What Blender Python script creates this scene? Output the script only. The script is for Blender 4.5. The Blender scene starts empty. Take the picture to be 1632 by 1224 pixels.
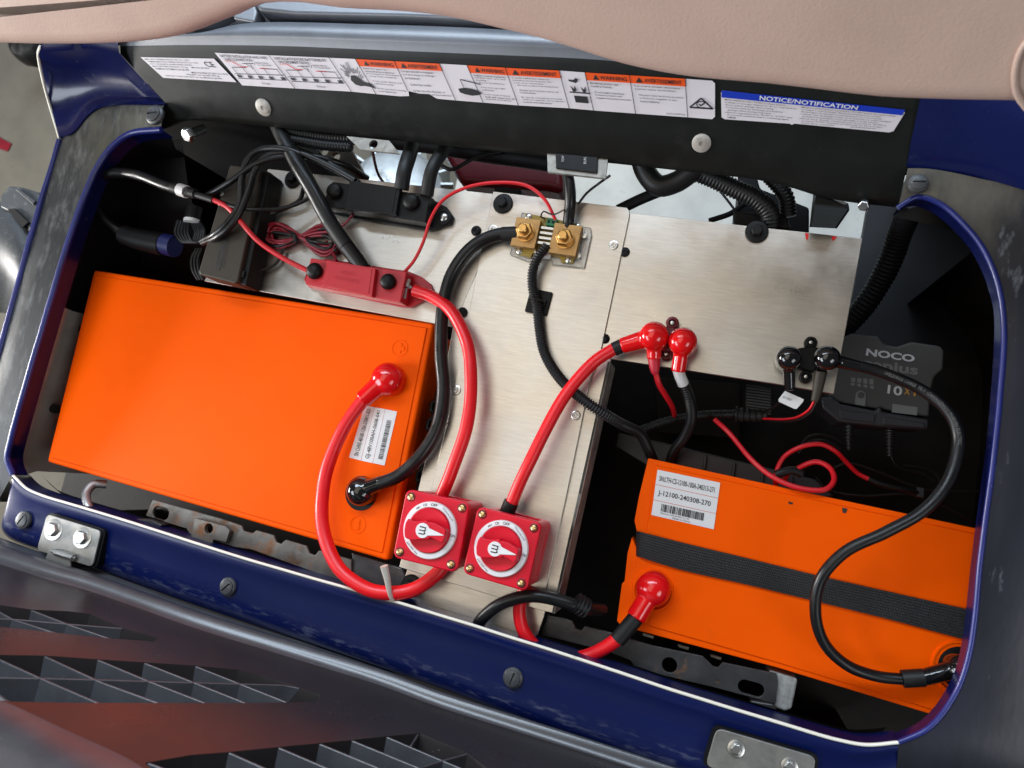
import bpy, bmesh, math, random
from mathutils import Vector, Matrix, noise as mnoise

# ------------------------------------------------------------------ camera, world, lamps
FPX, CX, CY, H = 1150.0, 816.0, 612.0, 0.75
RIGHT = Vector((0.9416802, 0.21064621, -0.26242443))
DOWN = Vector((0.17794818, -0.97360063, -0.14295546))
FWD = Vector((-0.28560962, 0.08792038, -0.95430454))
CAM = Vector((0, 0, H))
scene = bpy.context.scene
col = scene.collection
cam_d = bpy.data.cameras.new('camera'); cam = bpy.data.objects.new('camera', cam_d); col.objects.link(cam)
cam_d.sensor_width = 36.0; cam_d.lens = FPX / 1632.0 * 36.0; cam_d.clip_start = 0.02; cam_d.clip_end = 60
UP = -DOWN; BACK = -FWD
cam.matrix_world = Matrix(((RIGHT.x, UP.x, BACK.x, 0), (RIGHT.y, UP.y, BACK.y, 0), (RIGHT.z, UP.z, BACK.z, H), (0, 0, 0, 1)))
cam_d.dof.use_dof = True; cam_d.dof.focus_distance = 0.78; cam_d.dof.aperture_fstop = 6.5
scene.camera = cam
scene.view_settings.view_transform = 'Standard'; scene.view_settings.look = 'None'
scene.view_settings.exposure = -0.15; scene.view_settings.gamma = 1.0
scene.render.resolution_x = 1024; scene.render.resolution_y = 768
scene.cycles.use_denoising = True
scene.cycles.max_bounces = 8

world = bpy.data.worlds.new('World'); scene.world = world; world.use_nodes = True
wb = world.node_tree.nodes['Background']; wb.inputs[0].default_value = (0.86, 0.93, 1.0, 1); wb.inputs[1].default_value = 0.09

def area(name, loc, tgt, sx, sy, power, colr):
    d = bpy.data.lights.new(name, 'AREA'); d.shape = 'RECTANGLE'; d.size = sx; d.size_y = sy; d.energy = power; d.color = colr
    o = bpy.data.objects.new(name, d); col.objects.link(o); o.location = loc
    o.rotation_euler = (Vector(tgt) - Vector(loc)).to_track_quat('-Z', 'Y').to_euler()
    return o
area('lamp_overhead_fill', (-0.85, 0.20, 2.4), (-0.4, 0.05, 0), 2.0, 1.4, 13, (1.0, 0.90, 0.76))  # unseen warm lamp added overhead so the plates catch broad highlights
area('lamp_open_door_left', (-2.6, -0.36, 0.48), (-0.5, 0.0, 0), 0.7, 0.36, 60, (1.0, 0.97, 0.93))
area('lamp_open_door_rear', (-0.75, 1.95, 2.1), (-0.4, 0.45, 0.1), 3.0, 1.1, 165, (0.70, 0.84, 1.0))
area('lamp_open_door_front', (-1.85, -1.05, 1.65), (-0.5, -0.2, 0.1), 1.3, 0.8, 34, (0.84, 0.91, 1.0))
area('lamp_right_fill', (1.55, -0.75, 1.6), (0.1, -0.05, 0), 1.1, 0.8, 13, (0.95, 0.97, 1.0))  # unseen fill lamp added to brighten the strapped battery

# ------------------------------------------------------------------ picture-to-place helpers
def ray(x, y):
    return RIGHT * ((x - CX) / FPX) + DOWN * ((y - CY) / FPX) + FWD
def P(x, y, z=0.0):
    d = ray(x, y); return CAM + d * ((z - H) / d.z)
def PL(pts, z=0.0):
    return [P(p[0], p[1], p[2] if len(p) > 2 else z) for p in pts]
def mpp(x, y, z=0.0):
    return (P(x + 1, y, z) - P(x, y, z)).length
# the label face of the rear panel: a plane leaning towards the front of the cart
PN = Vector((0, -math.sin(math.radians(48)), math.cos(math.radians(48))))
PO = P(420, 170, 0.060)
def U(x, y, off=0.0):
    d = ray(x, y); t = (PO + PN * off - CAM).dot(PN) / d.dot(PN); return CAM + d * t

# ------------------------------------------------------------------ geometry builders: (verts, faces, uv)
def prism(top, bot):
    n = len(top); v = list(top) + list(bot)
    f = [tuple(range(n)), tuple(reversed(range(n, 2 * n)))]
    for i in range(n):
        j = (i + 1) % n; f.append((i, n + i, n + j, j))
    return (v, f, None)
def slab(pts, ztop, zbot, plan=True):
    top = PL(pts, ztop); return prism(top, [Vector((p.x, p.y, zbot)) for p in top])
def flat(pts3):
    return (list(pts3), [tuple(range(len(pts3)))], None)
def join(*gs):
    v = []; f = []
    for g in gs:
        o = len(v); v += list(g[0]); f += [tuple(i + o for i in q) for q in g[1]]
    return (v, f, None)
def box(F, x0, x1, y0, y1, z0, z1):
    t = [F @ Vector((x, y, z1)) for x, y in ((x0, y0), (x1, y0), (x1, y1), (x0, y1))]
    b = [F @ Vector((x, y, z0)) for x, y in ((x0, y0), (x1, y0), (x1, y1), (x0, y1))]
    return prism(t, b)
def lathe(F, prof, n=28):
    v = []; f = []; k = len(prof)
    for r, z in prof:
        for i in range(n):
            a = 2 * math.pi * i / n; v.append(F @ Vector((r * math.cos(a), r * math.sin(a), z)))
    for j in range(k - 1):
        for i in range(n):
            i2 = (i + 1) % n; f.append((j * n + i, j * n + i2, (j + 1) * n + i2, (j + 1) * n + i))
    f.append(tuple(reversed(range(n)))); f.append(tuple((k - 1) * n + i for i in range(n)))
    return (v, f, None)
def hexa(F, r, z0, z1):
    return lathe(F, [(r, z0), (r, z1 - r * .18), (r * .86, z1)], 6)
def poly(F, pts, z0, z1):
    return prism([F @ Vector((x, y, z1)) for x, y in pts], [F @ Vector((x, y, z0)) for x, y in pts])
def rrect(w, h, r, n=5, cx=0, cy=0):
    out = []
    for sx, sy, a0 in ((1, 1, 0), (-1, 1, 90), (-1, -1, 180), (1, -1, 270)):
        for i in range(n + 1):
            a = math.radians(a0 + 90 * i / n)
            out.append((cx + sx * (w / 2 - r) + r * math.cos(a), cy + sy * (h / 2 - r) + r * math.sin(a)))
    return out
def crom(pts, step):
    pts = [Vector(p) for p in pts]
    if len(pts) == 2:
        n = max(2, int((pts[1] - pts[0]).length / step)); return [pts[0].lerp(pts[1], i / n) for i in range(n + 1)]
    out = []; E = [pts[0] * 2 - pts[1]] + pts + [pts[-1] * 2 - pts[-2]]
    for i in range(1, len(E) - 2):
        p0, p1, p2, p3 = E[i - 1], E[i], E[i + 1], E[i + 2]
        t0 = 0; t1 = t0 + max((p1 - p0).length, 1e-6) ** .5; t2 = t1 + max((p2 - p1).length, 1e-6) ** .5; t3 = t2 + max((p3 - p2).length, 1e-6) ** .5
        n = max(2, int((p2 - p1).length / step))
        for k in range(n):
            t = t1 + (t2 - t1) * k / n
            a1 = p0 * ((t1 - t) / (t1 - t0)) + p1 * ((t - t0) / (t1 - t0)); a2 = p1 * ((t2 - t) / (t2 - t1)) + p2 * ((t - t1) / (t2 - t1)); a3 = p2 * ((t3 - t) / (t3 - t2)) + p3 * ((t - t2) / (t3 - t2))
            b1 = a1 * ((t2 - t) / (t2 - t0)) + a2 * ((t - t0) / (t2 - t0)); b2 = a2 * ((t3 - t) / (t3 - t1)) + a3 * ((t - t1) / (t3 - t1))
            out.append(b1 * ((t2 - t) / (t2 - t1)) + b2 * ((t - t1) / (t2 - t1)))
    out.append(pts[-1]); return out
def tube(pts, r, n=14, step=0.004, ribs=None, r2=None, closed=False):
    path = crom(pts, step if not ribs else ribs[0] / 4.0)
    if ribs:                                            # even spacing so that the rings come out regular
        L = [0]
        for i in range(1, len(path)): L.append(L[-1] + (path[i] - path[i - 1]).length)
        m = int(L[-1] / (ribs[0] / 4.0)); q = []; k = 0
        for i in range(m + 1):
            s = L[-1] * i / m
            while k < len(L) - 2 and L[k + 1] < s: k += 1
            q.append(path[k].lerp(path[k + 1], (s - L[k]) / max(L[k + 1] - L[k], 1e-9)))
        path = q
    if len(path) > 40: path = [p + mnoise.noise_vector(p * 22) * min(r * .16, .0011) for p in path]
    v = []; f = []; m = len(path); t = (path[1] - path[0]).normalized()
    nrm = t.cross(Vector((0.13, 0.2, 1))).normalized()
    for i, p in enumerate(path):
        t2 = (path[min(i + 1, m - 1)] - path[max(i - 1, 0)]).normalized()
        nrm = (nrm - t2 * nrm.dot(t2)).normalized(); b = t2.cross(nrm)
        rr = r if r2 is None else r + (r2 - r) * i / (m - 1)
        rr *= 1 + .025 * mnoise.noise(p * 45)
        if ribs: rr = rr * (1.0 if i % 4 in (0, 1) else 1 - ribs[1])
        for k in range(n):
            a = 2 * math.pi * k / n; v.append(p + nrm * (rr * math.cos(a)) + b * (rr * math.sin(a)))
    for i in range(m - 1):
        for k in range(n):
            k2 = (k + 1) % n; f.append((i * n + k, i * n + k2, (i + 1) * n + k2, (i + 1) * n + k))
    f.append(tuple(reversed(range(n)))); f.append(tuple((m - 1) * n + k for k in range(n)))
    return (v, f, None)
def resample(pts, n):
    L = [0]
    for i in range(1, len(pts)): L.append(L[-1] + (pts[i] - pts[i - 1]).length)
    out = []; k = 0
    for i in range(n):
        s = L[-1] * i / (n - 1)
        while k < len(L) - 2 and L[k + 1] < s: k += 1
        out.append(pts[k].lerp(pts[k + 1], (s - L[k]) / max(L[k + 1] - L[k], 1e-9)))
    return out
def loft(curves, n=60, smoothc=True):
    rows = [resample(crom(c, 0.01) if smoothc else c, n) for c in curves]
    v = [p for r in rows for p in r]; m = len(rows)
    uv = [(i / (n - 1), j / (m - 1)) for j in range(m) for i in range(n)]
    f = [(j * n + i, (j + 1) * n + i, (j + 1) * n + i + 1, j * n + i + 1) for j in range(m - 1) for i in range(n - 1)]
    return (v, f, uv)
def pillow(outline, axis, thick, r, k=6):
    n = len(outline); cen = sum(outline, Vector()) / n; nr = []
    for i in range(n):
        t = (outline[(i + 1) % n] - outline[i - 1]).normalized(); q = t.cross(axis).normalized(); nr.append(q)
    area_s = sum((outline[i] - cen).cross(outline[(i + 1) % n] - cen).dot(axis) for i in range(n))
    if area_s < 0: nr = [-q for q in nr]
    v = []; f = []; prof = [(r * (1 - math.cos(math.pi / 2 * (1 - a / k))) if False else r * (1 - math.sin(math.pi / 2 * a / k)), thick / 2 - r * (1 - math.cos(math.pi / 2 * a / k))) for a in range(k + 1)]
    prof = prof + [(d, -h) for d, h in reversed(prof)]
    for d, h in prof:
        for i in range(n): v.append(outline[i] - nr[i] * d + axis * h)
    m = len(prof)
    for j in range(m - 1):
        for i in range(n):
            i2 = (i + 1) % n; f.append((j * n + i, j * n + i2, (j + 1) * n + i2, (j + 1) * n + i))
    f.append(tuple(reversed(range(n)))); f.append(tuple((m - 1) * n + i for i in range(n)))
    return (v, f, None)
def frame(p, q, z, dz=0.0):
    O = P(p[0], p[1], z); X = (P(q[0], q[1], z) - O); X.z = 0; X.normalize(); Z = Vector((0, 0, 1)); Y = Z.cross(X)
    return Matrix(((X.x, Y.x, 0, O.x), (X.y, Y.y, 0, O.y), (0, 0, 1, O.z + dz), (0, 0, 0, 1)))
def T(x, y, z): return Matrix.Translation((x, y, z))
def axis_frame(o, zdir, xhint=Vector((1, 0, 0))):
    Z = zdir.normalized(); X = (xhint - Z * xhint.dot(Z)).normalized(); Y = Z.cross(X)
    return Matrix(((X.x, Y.x, Z.x, o.x), (X.y, Y.y, Z.y, o.y), (X.z, Y.z, Z.z, o.z), (0, 0, 0, 1)))

# ------------------------------------------------------------------ text laid flat on real surfaces
_tc = {}
def textgeo(s, bold=0.0, res=3):
    key = (s, bold, res)
    if key in _tc: return _tc[key]
    c = bpy.data.curves.new('t', 'FONT'); c.body = s; c.resolution_u = res; c.offset = bold; c.fill_mode = 'FRONT'
    o = bpy.data.objects.new('t', c); col.objects.link(o)
    dg = bpy.context.evaluated_depsgraph_get(); m = bpy.data.meshes.new_from_object(o.evaluated_get(dg))
    v = [q.co.copy() for q in m.vertices]; f = [tuple(p.vertices) for p in m.polygons]
    bpy.data.objects.remove(o); bpy.data.curves.remove(c); bpy.data.meshes.remove(m)
    x0 = min(q.x for q in v); x1 = max(q.x for q in v); y0 = min(q.y for q in v); y1 = max(q.y for q in v)
    g = ([((q.x - x0) / (x1 - x0), (q.y - y0) / max(y1 - y0, 1e-6)) for q in v], f, (x1 - x0) / max(y1 - y0, 1e-6)); _tc[key] = g; return g
def quadmap(bl, br, tr, tl):
    return lambda u, v: (bl.lerp(br, u)).lerp(tl.lerp(tr, u), v)
def text(s, Q, u0=0, u1=1, v0=0, v1=1, bold=0.0, res=3):
    g = textgeo(s, bold, res); return ([Q(u0 + (u1 - u0) * x, v0 + (v1 - v0) * y) for x, y in g[0]], g[1], None)
def para(lines, Q, u0, u1, v0, v1, bold=0.0):
    n = len(lines); mx = max(len(l) for l in lines); gs = []
    for i, l in enumerate(lines):
        if not l: continue
        a = v1 - (v1 - v0) * (i + .82) / n; b = v1 - (v1 - v0) * (i + .12) / n
        ind = len(l) - len(l.lstrip()); l2 = l.strip()
        gs.append(text(l2, Q, u0 + (u1 - u0) * ind / mx, u0 + (u1 - u0) * (ind + len(l2)) / mx, a, b, bold, 1))
    return join(*gs)
def qpatch(Q, u0, u1, v0, v1, n=1):
    a = [Q(u0 + (u1 - u0) * i / n, v1) for i in range(n + 1)]; b = [Q(u0 + (u1 - u0) * i / n, v0) for i in range(n + 1)]
    return flat(b + list(reversed(a)))
def qline(Q, a, b, w):
    A = Q(*a); B = Q(*b); d = (B - A).normalized(); n = (Q(1, 0) - Q(0, 0)).cross(Q(0, 1) - Q(0, 0)).normalized(); s = d.cross(n) * w / 2
    return flat([A - s, B - s, B + s, A + s])
def qpoly(Q, pts): return flat([Q(u, v) for u, v in pts])

# ------------------------------------------------------------------ materials
def mat(name, base, rough=0.5, metal=0.0, coat=0.0, spec=0.5, var=0.0, vscale=30, bump=0.0, bscale=500, rvar=0.0,
        dirt=None, dirt2=None, stretch=None, alpha=None, sss=0.0):
    m = bpy.data.materials.new(name); m.use_nodes = True; nt = m.node_tree; N = nt.nodes; L = nt.links; b = N['Principled BSDF']
    b.inputs['Base Color'].default_value = (*base, 1); b.inputs['Roughness'].default_value = rough; b.inputs['Metallic'].default_value = metal
    b.inputs['Coat Weight'].default_value = coat; b.inputs['Coat Roughness'].default_value = 0.08; b.inputs['Specular IOR Level'].default_value = spec
    if alpha: b.inputs['Transmission Weight'].default_value = alpha
    tc = N.new('ShaderNodeTexCoord'); mp = N.new('ShaderNodeMapping'); L.new(tc.outputs['Object'], mp.inputs['Vector'])
    if stretch: mp.inputs['Scale'].default_value = stretch
    def noi(scale, detail=6, src=None, rg=.55):
        n = N.new('ShaderNodeTexNoise'); n.inputs['Scale'].default_value = scale; n.inputs['Detail'].default_value = detail; n.inputs['Roughness'].default_value = rg
        L.new((src or mp).outputs[0] if src is None else src, n.inputs['Vector']); return n
    cur = None
    if var:
        n = noi(vscale); r = N.new('ShaderNodeMapRange'); r.inputs['From Min'].default_value = .3; r.inputs['From Max'].default_value = .7
        r.inputs['To Min'].default_value = 1 - var; r.inputs['To Max'].default_value = 1 + var; L.new(n.outputs['Fac'], r.inputs['Value'])
        mx = N.new('ShaderNodeMix'); mx.data_type = 'RGBA'; mx.blend_type = 'MULTIPLY'; mx.inputs[0].default_value = 1
        mx.inputs[6].default_value = (*base, 1); L.new(r.outputs[0], mx.inputs[7]); cur = mx.outputs[2]
    rcur = None
    if rvar:
        n = noi(vscale * 2.3); r = N.new('ShaderNodeMapRange'); r.inputs['From Min'].default_value = .3; r.inputs['From Max'].default_value = .7
        r.inputs['To Min'].default_value = max(rough - rvar, .02); r.inputs['To Max'].default_value = rough + rvar; L.new(n.outputs['Fac'], r.inputs['Value']); rcur = r.outputs[0]
    for d in (dirt, dirt2):
        if not d: continue
        dc, scale, lo, hi, amt = d[:5]
        n = noi(scale, 9, mp.outputs[0], .68); r = N.new('ShaderNodeMapRange'); r.inputs['From Min'].default_value = lo; r.inputs['From Max'].default_value = hi
        r.inputs['To Max'].default_value = amt; L.new(n.outputs['Fac'], r.inputs['Value']); fac = r.outputs[0]
        if len(d) > 5 and d[5]:                         # band across the strip: (v0, v1) of its own UV map
            sep = N.new('ShaderNodeSeparateXYZ'); L.new(tc.outputs['UV'], sep.inputs[0])
            v0, v1 = d[5]; c = (v0 + v1) / 2; w = (v1 - v0) / 2
            ax = 'X' if len(d) > 6 and d[6] == 'u' else 'Y'
            s1 = N.new('ShaderNodeMath'); s1.operation = 'SUBTRACT'; s1.inputs[1].default_value = c; L.new(sep.outputs[ax], s1.inputs[0])
            s2 = N.new('ShaderNodeMath'); s2.operation = 'ABSOLUTE'; L.new(s1.outputs[0], s2.inputs[0])
            r2 = N.new('ShaderNodeMapRange'); r2.inputs['From Min'].default_value = w; r2.inputs['From Max'].default_value = w * .45; L.new(s2.outputs[0], r2.inputs['Value'])
            mu = N.new('ShaderNodeMath'); mu.operation = 'MULTIPLY'; L.new(fac, mu.inputs[0]); L.new(r2.outputs[0], mu.inputs[1]); fac = mu.outputs[0]
        mx = N.new('ShaderNodeMix'); mx.data_type = 'RGBA'; L.new(fac, mx.inputs[0]); mx.inputs[7].default_value = (*dc, 1)
        if cur: L.new(cur, mx.inputs[6])
        else: mx.inputs[6].default_value = (*base, 1)
        cur = mx.outputs[2]
        mr = N.new('ShaderNodeMix'); mr.data_type = 'FLOAT'; L.new(fac, mr.inputs[0]); mr.inputs[3].default_value = .85
        if rcur: L.new(rcur, mr.inputs[2])
        else: mr.inputs[2].default_value = rough
        rcur = mr.outputs[0]
    if cur: L.new(cur, b.inputs['Base Color'])
    if rcur: L.new(rcur, b.inputs['Roughness'])
    if bump:
        n = noi(bscale, 4); bp = N.new('ShaderNodeBump'); bp.inputs['Strength'].default_value = bump; bp.inputs['Distance'].default_value = 0.0006
        L.new(n.outputs['Fac'], bp.inputs['Height']); L.new(bp.outputs[0], b.inputs['Normal'])
    return m
M = {}
M['orange'] = mat('orange_plastic', (0.92, 0.096, 0.0), .46, spec=.06, var=.05, vscale=9, dirt2=((.75, .30, .14), 330, .71, .77, .5), bump=.12, bscale=1500, rvar=.05, dirt=((.45, .10, .02), 14, .66, .8, .25))
M['red_cable'] = mat('red_cable', (0.78, 0.006, 0.012), .38, var=.06, bump=.05, rvar=.08)
M['red_wire'] = mat('red_wire', (0.62, 0.006, 0.014), .4)
M['red_boot'] = mat('red_boot', (0.72, 0.004, 0.006), .16, coat=.5, bump=.10, bscale=160, var=.08)
M['red_dull'] = mat('red_dull', (0.50, 0.012, 0.03), .45, bump=.08)
M['red_switch'] = mat('red_switch_plastic', (0.62, 0.003, 0.020), .38, spec=.3, bump=.10, bscale=1800, var=.03)
M['red_fuse'] = mat('red_fuse_plastic', (0.47, 0.010, 0.020), .40, bump=.10, bscale=1500, var=.05)
M['red_dark'] = mat('red_dark', (0.16, 0.006, 0.016), .4)
M['red_paint'] = mat('red_paint', (0.13, 0.004, 0.010), .4, var=.2)
M['black_cable'] = mat('black_cable', (0.006, 0.006, 0.0065), .36, spec=.4, rvar=.1, bump=.06)
M['black_shrink'] = mat('black_shrink', (0.009, 0.009, 0.009), .5, spec=.35)
M['black_boot'] = mat('black_boot', (0.006, 0.006, 0.006), .10, coat=.6, bump=.06, bscale=140)
M['conduit'] = mat('conduit', (0.007, 0.007, 0.0075), .45, spec=.35)
M['black_plastic'] = mat('black_plastic', (0.0065, 0.0065, 0.0065), .48, spec=.22, bump=.10, bscale=1200, var=.15, rvar=.08)
M['brown_black'] = mat('brown_black_plastic', (0.036, 0.029, 0.021), .50, spec=.25, bump=.10, bscale=1500, var=.1)
M['charger'] = mat('charger_plastic', (0.065, 0.062, 0.059), .5, spec=.25, bump=.08, bscale=1400)
M['charger_bumper'] = mat('charger_bumper', (0.03, 0.03, 0.034), .4)
M['print_grey'] = mat('print_grey', (0.5, 0.5, 0.5), .5)
M['print_dim'] = mat('print_dim', (0.15, 0.15, 0.145), .5)
M['print_gold'] = mat('print_gold', (0.50, 0.24, 0.03), .5)
M['print_black'] = mat('print_black', (0.012, 0.012, 0.014), .5)
M['print_blue'] = mat('print_blue', (0.006, 0.035, 0.42), .4)
M['print_orange'] = mat('print_orange', (0.80, 0.085, 0.006), .4)
M['print_red'] = mat('print_red', (0.6, 0.01, 0.01), .5)
M['label'] = mat('label_white', (0.68, 0.64, 0.67), .38, var=.05, vscale=20, dirt=((.35, .36, .30), 40, .6, .75, .5))
M['sticker'] = mat('sticker_white', (0.70, 0.69, 0.68), .35, var=.02)
M['white'] = mat('white_plastic', (0.72, 0.70, 0.70), .35, var=.03)
M['trim'] = mat('white_trim', (0.82, 0.79, 0.68), .5, dirt=((.35, .32, .24), 60, .62, .75, .7))
M['blue'] = mat('blue_paint', (0.003, 0.008, 0.070), .28, coat=.5, var=.12, vscale=6, rvar=.08, dirt=((.14, .17, .26), 200, .64, .85, .4), bump=.04, bscale=300)
M['blue_rail'] = mat('blue_rail_paint', (0.0025, 0.008, 0.068), .32, coat=.12, spec=.35, var=.15, vscale=8, rvar=.1, stretch=(.28, 1.0, 1.0),
                     dirt=((.30, .33, .40), 150, .52, .85, .5, (.60, .78)), dirt2=((.30, .33, .40), 300, .74, .78, .5), bump=.05, bscale=260)
M['blue_lip'] = mat('blue_lip_paint', (0.009, 0.016, 0.14), .34, coat=.2, dirt=((.6, .6, .65), 260, .66, .74, .8), var=.15)
M['navy_dark'] = mat('navy_dark_paint', (0.0035, 0.006, 0.050), .22, coat=.25, spec=.3, var=.15, dirt=((.16, .17, .2), 70, .62, .8, .4))
M['worn_left'] = mat('worn_rim', (0.016, 0.017, 0.019), .42, stretch=(1.3, .45, 1), var=.4, vscale=25, dirt=((.30, .32, .32), 60, .50, .90, .60, (.0, 1.0)), dirt2=((.085, .078, .05), 9, .40, .60, .85, (-.5, .5), 'u'), bump=.35, bscale=120)
M['worn_right'] = mat('worn_rim_right', (0.013, 0.014, 0.022), .36, stretch=(1.3, .5, 1), var=.3, vscale=18, dirt=((.30, .32, .36), 38, .60, .80, .7), dirt2=((.16, .135, .085), 8, .36, .62, .8, (-.42, .42), 'u'), bump=.25, bscale=110)
M['panel'] = mat('panel_plastic', (0.009, 0.010, 0.009), .42, spec=.25, var=.2, vscale=14, rvar=.06, dirt=((.055, .057, .045), 22, .56, .9, .35), dirt2=((.35, .36, .32), 240, .70, .77, .6), bump=.10, bscale=700)
M['shelf'] = mat('shelf_plastic', (0.10, 0.106, 0.12), .38, spec=.9, var=.15, bump=.25, bscale=1300, dirt=((.14, .15, .16), 500, .6, .75, .5))  # black plastic; raised bluish base colour stands in for sky sheen
M['seat_base'] = mat('seat_base_plastic', (0.026, 0.022, 0.022), .30, var=.2, vscale=6, rvar=.06, dirt=((.30, .28, .28), 260, .66, .74, .6), bump=.15, bscale=500)
M['seat_ribs'] = mat('seat_rib_plastic', (0.055, 0.055, 0.060), .33, spec=.8, var=.2, bump=.15, bscale=600, dirt=((.20, .20, .20), 180, .62, .76, .5))
M['tan'] = mat('tan_vinyl', (0.58, 0.43, 0.36), .42, var=.08, vscale=9, bump=.5, bscale=420)
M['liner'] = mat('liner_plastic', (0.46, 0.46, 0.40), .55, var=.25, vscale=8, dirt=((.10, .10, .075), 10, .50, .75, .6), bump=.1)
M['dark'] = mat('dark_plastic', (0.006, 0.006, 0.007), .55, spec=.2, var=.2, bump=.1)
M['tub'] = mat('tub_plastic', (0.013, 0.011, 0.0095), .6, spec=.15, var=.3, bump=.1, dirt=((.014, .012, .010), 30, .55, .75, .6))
M['rail_steel'] = mat('rail_steel', (0.13, 0.122, 0.108), .45, metal=.4, var=.35, vscale=40, dirt=((.24, .10, .035), 46, .50, .66, .85), dirt2=((.03, .022, .016), 22, .54, .70, .7), bump=.3, bscale=260)
M['rail_black'] = mat('rail_black_steel', (0.055, 0.055, 0.056), .30, metal=.3, var=.35, vscale=40, dirt=((.20, .09, .035), 52, .60, .72, .75), dirt2=((.30, .28, .25), 300, .66, .76, .5), bump=.3, bscale=260)
M['hinge'] = mat('hinge_steel', (0.27, 0.265, 0.25), .48, metal=.8, var=.18, vscale=50, dirt=((.30, .28, .22), 45, .50, .72, .6), bump=.25, bscale=300)
M['zinc'] = mat('zinc', (0.62, 0.62, 0.60), .30, metal=1.0, var=.12, vscale=90)
M['gold_screw'] = mat('yellow_zinc', (0.75, 0.55, 0.28), .25, metal=1.0)
M['brass'] = mat('brass', (0.62, 0.36, 0.12), .30, metal=1.0, var=.12, vscale=120, bump=.1)
M['brass_block'] = mat('brass_block', (0.42, 0.25, 0.10), .42, metal=.85, var=.12, vscale=150, bump=.2)
M['pcb'] = mat('pcb', (0.34, 0.23, 0.03), .4)
M['green'] = mat('green_connector', (0.005, 0.14, 0.05), .4)
M['acrylic'] = mat('acrylic', (0.85, 0.86, 0.84), .12, alpha=.8)
M['grey_metal'] = mat('grey_bracket', (0.30, 0.29, 0.26), .5, metal=.5, var=.3, vscale=60, dirt=((.08, .075, .06), 50, .5, .7, .7))
M['motor'] = mat('motor_alloy', (0.52, 0.53, 0.52), .42, metal=.8, var=.25, vscale=30, dirt=((.10, .09, .07), 24, .52, .68, .7))
M['plug'] = mat('plug_plastic', (0.05, 0.052, 0.055), .42, bump=.2, bscale=600, dirt=((.25, .25, .25), 120, .55, .75, .5))
M['blue_collar'] = mat('blue_collar', (0.004, 0.010, 0.09), .5)
M['tag_grey'] = mat('rivet_grey', (0.38, 0.35, 0.31), .5, var=.3, vscale=120, dirt=((.05, .045, .04), 80, .55, .65, .8))
M['clear'] = mat('clear_connector', (0.70, 0.68, 0.60), .25, alpha=.35)
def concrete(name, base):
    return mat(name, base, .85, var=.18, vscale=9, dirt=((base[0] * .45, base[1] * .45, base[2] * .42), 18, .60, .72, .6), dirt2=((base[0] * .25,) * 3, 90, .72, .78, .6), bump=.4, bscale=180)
M['ground'] = concrete('shaded_concrete', (0.085, 0.074, 0.055))  # concrete floor with the shade left of the cart put into its colour
M['slab'] = concrete('lit_concrete', (0.50, 0.475, 0.42))  # same concrete floor, with the brightness in the rear gap painted in
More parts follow.
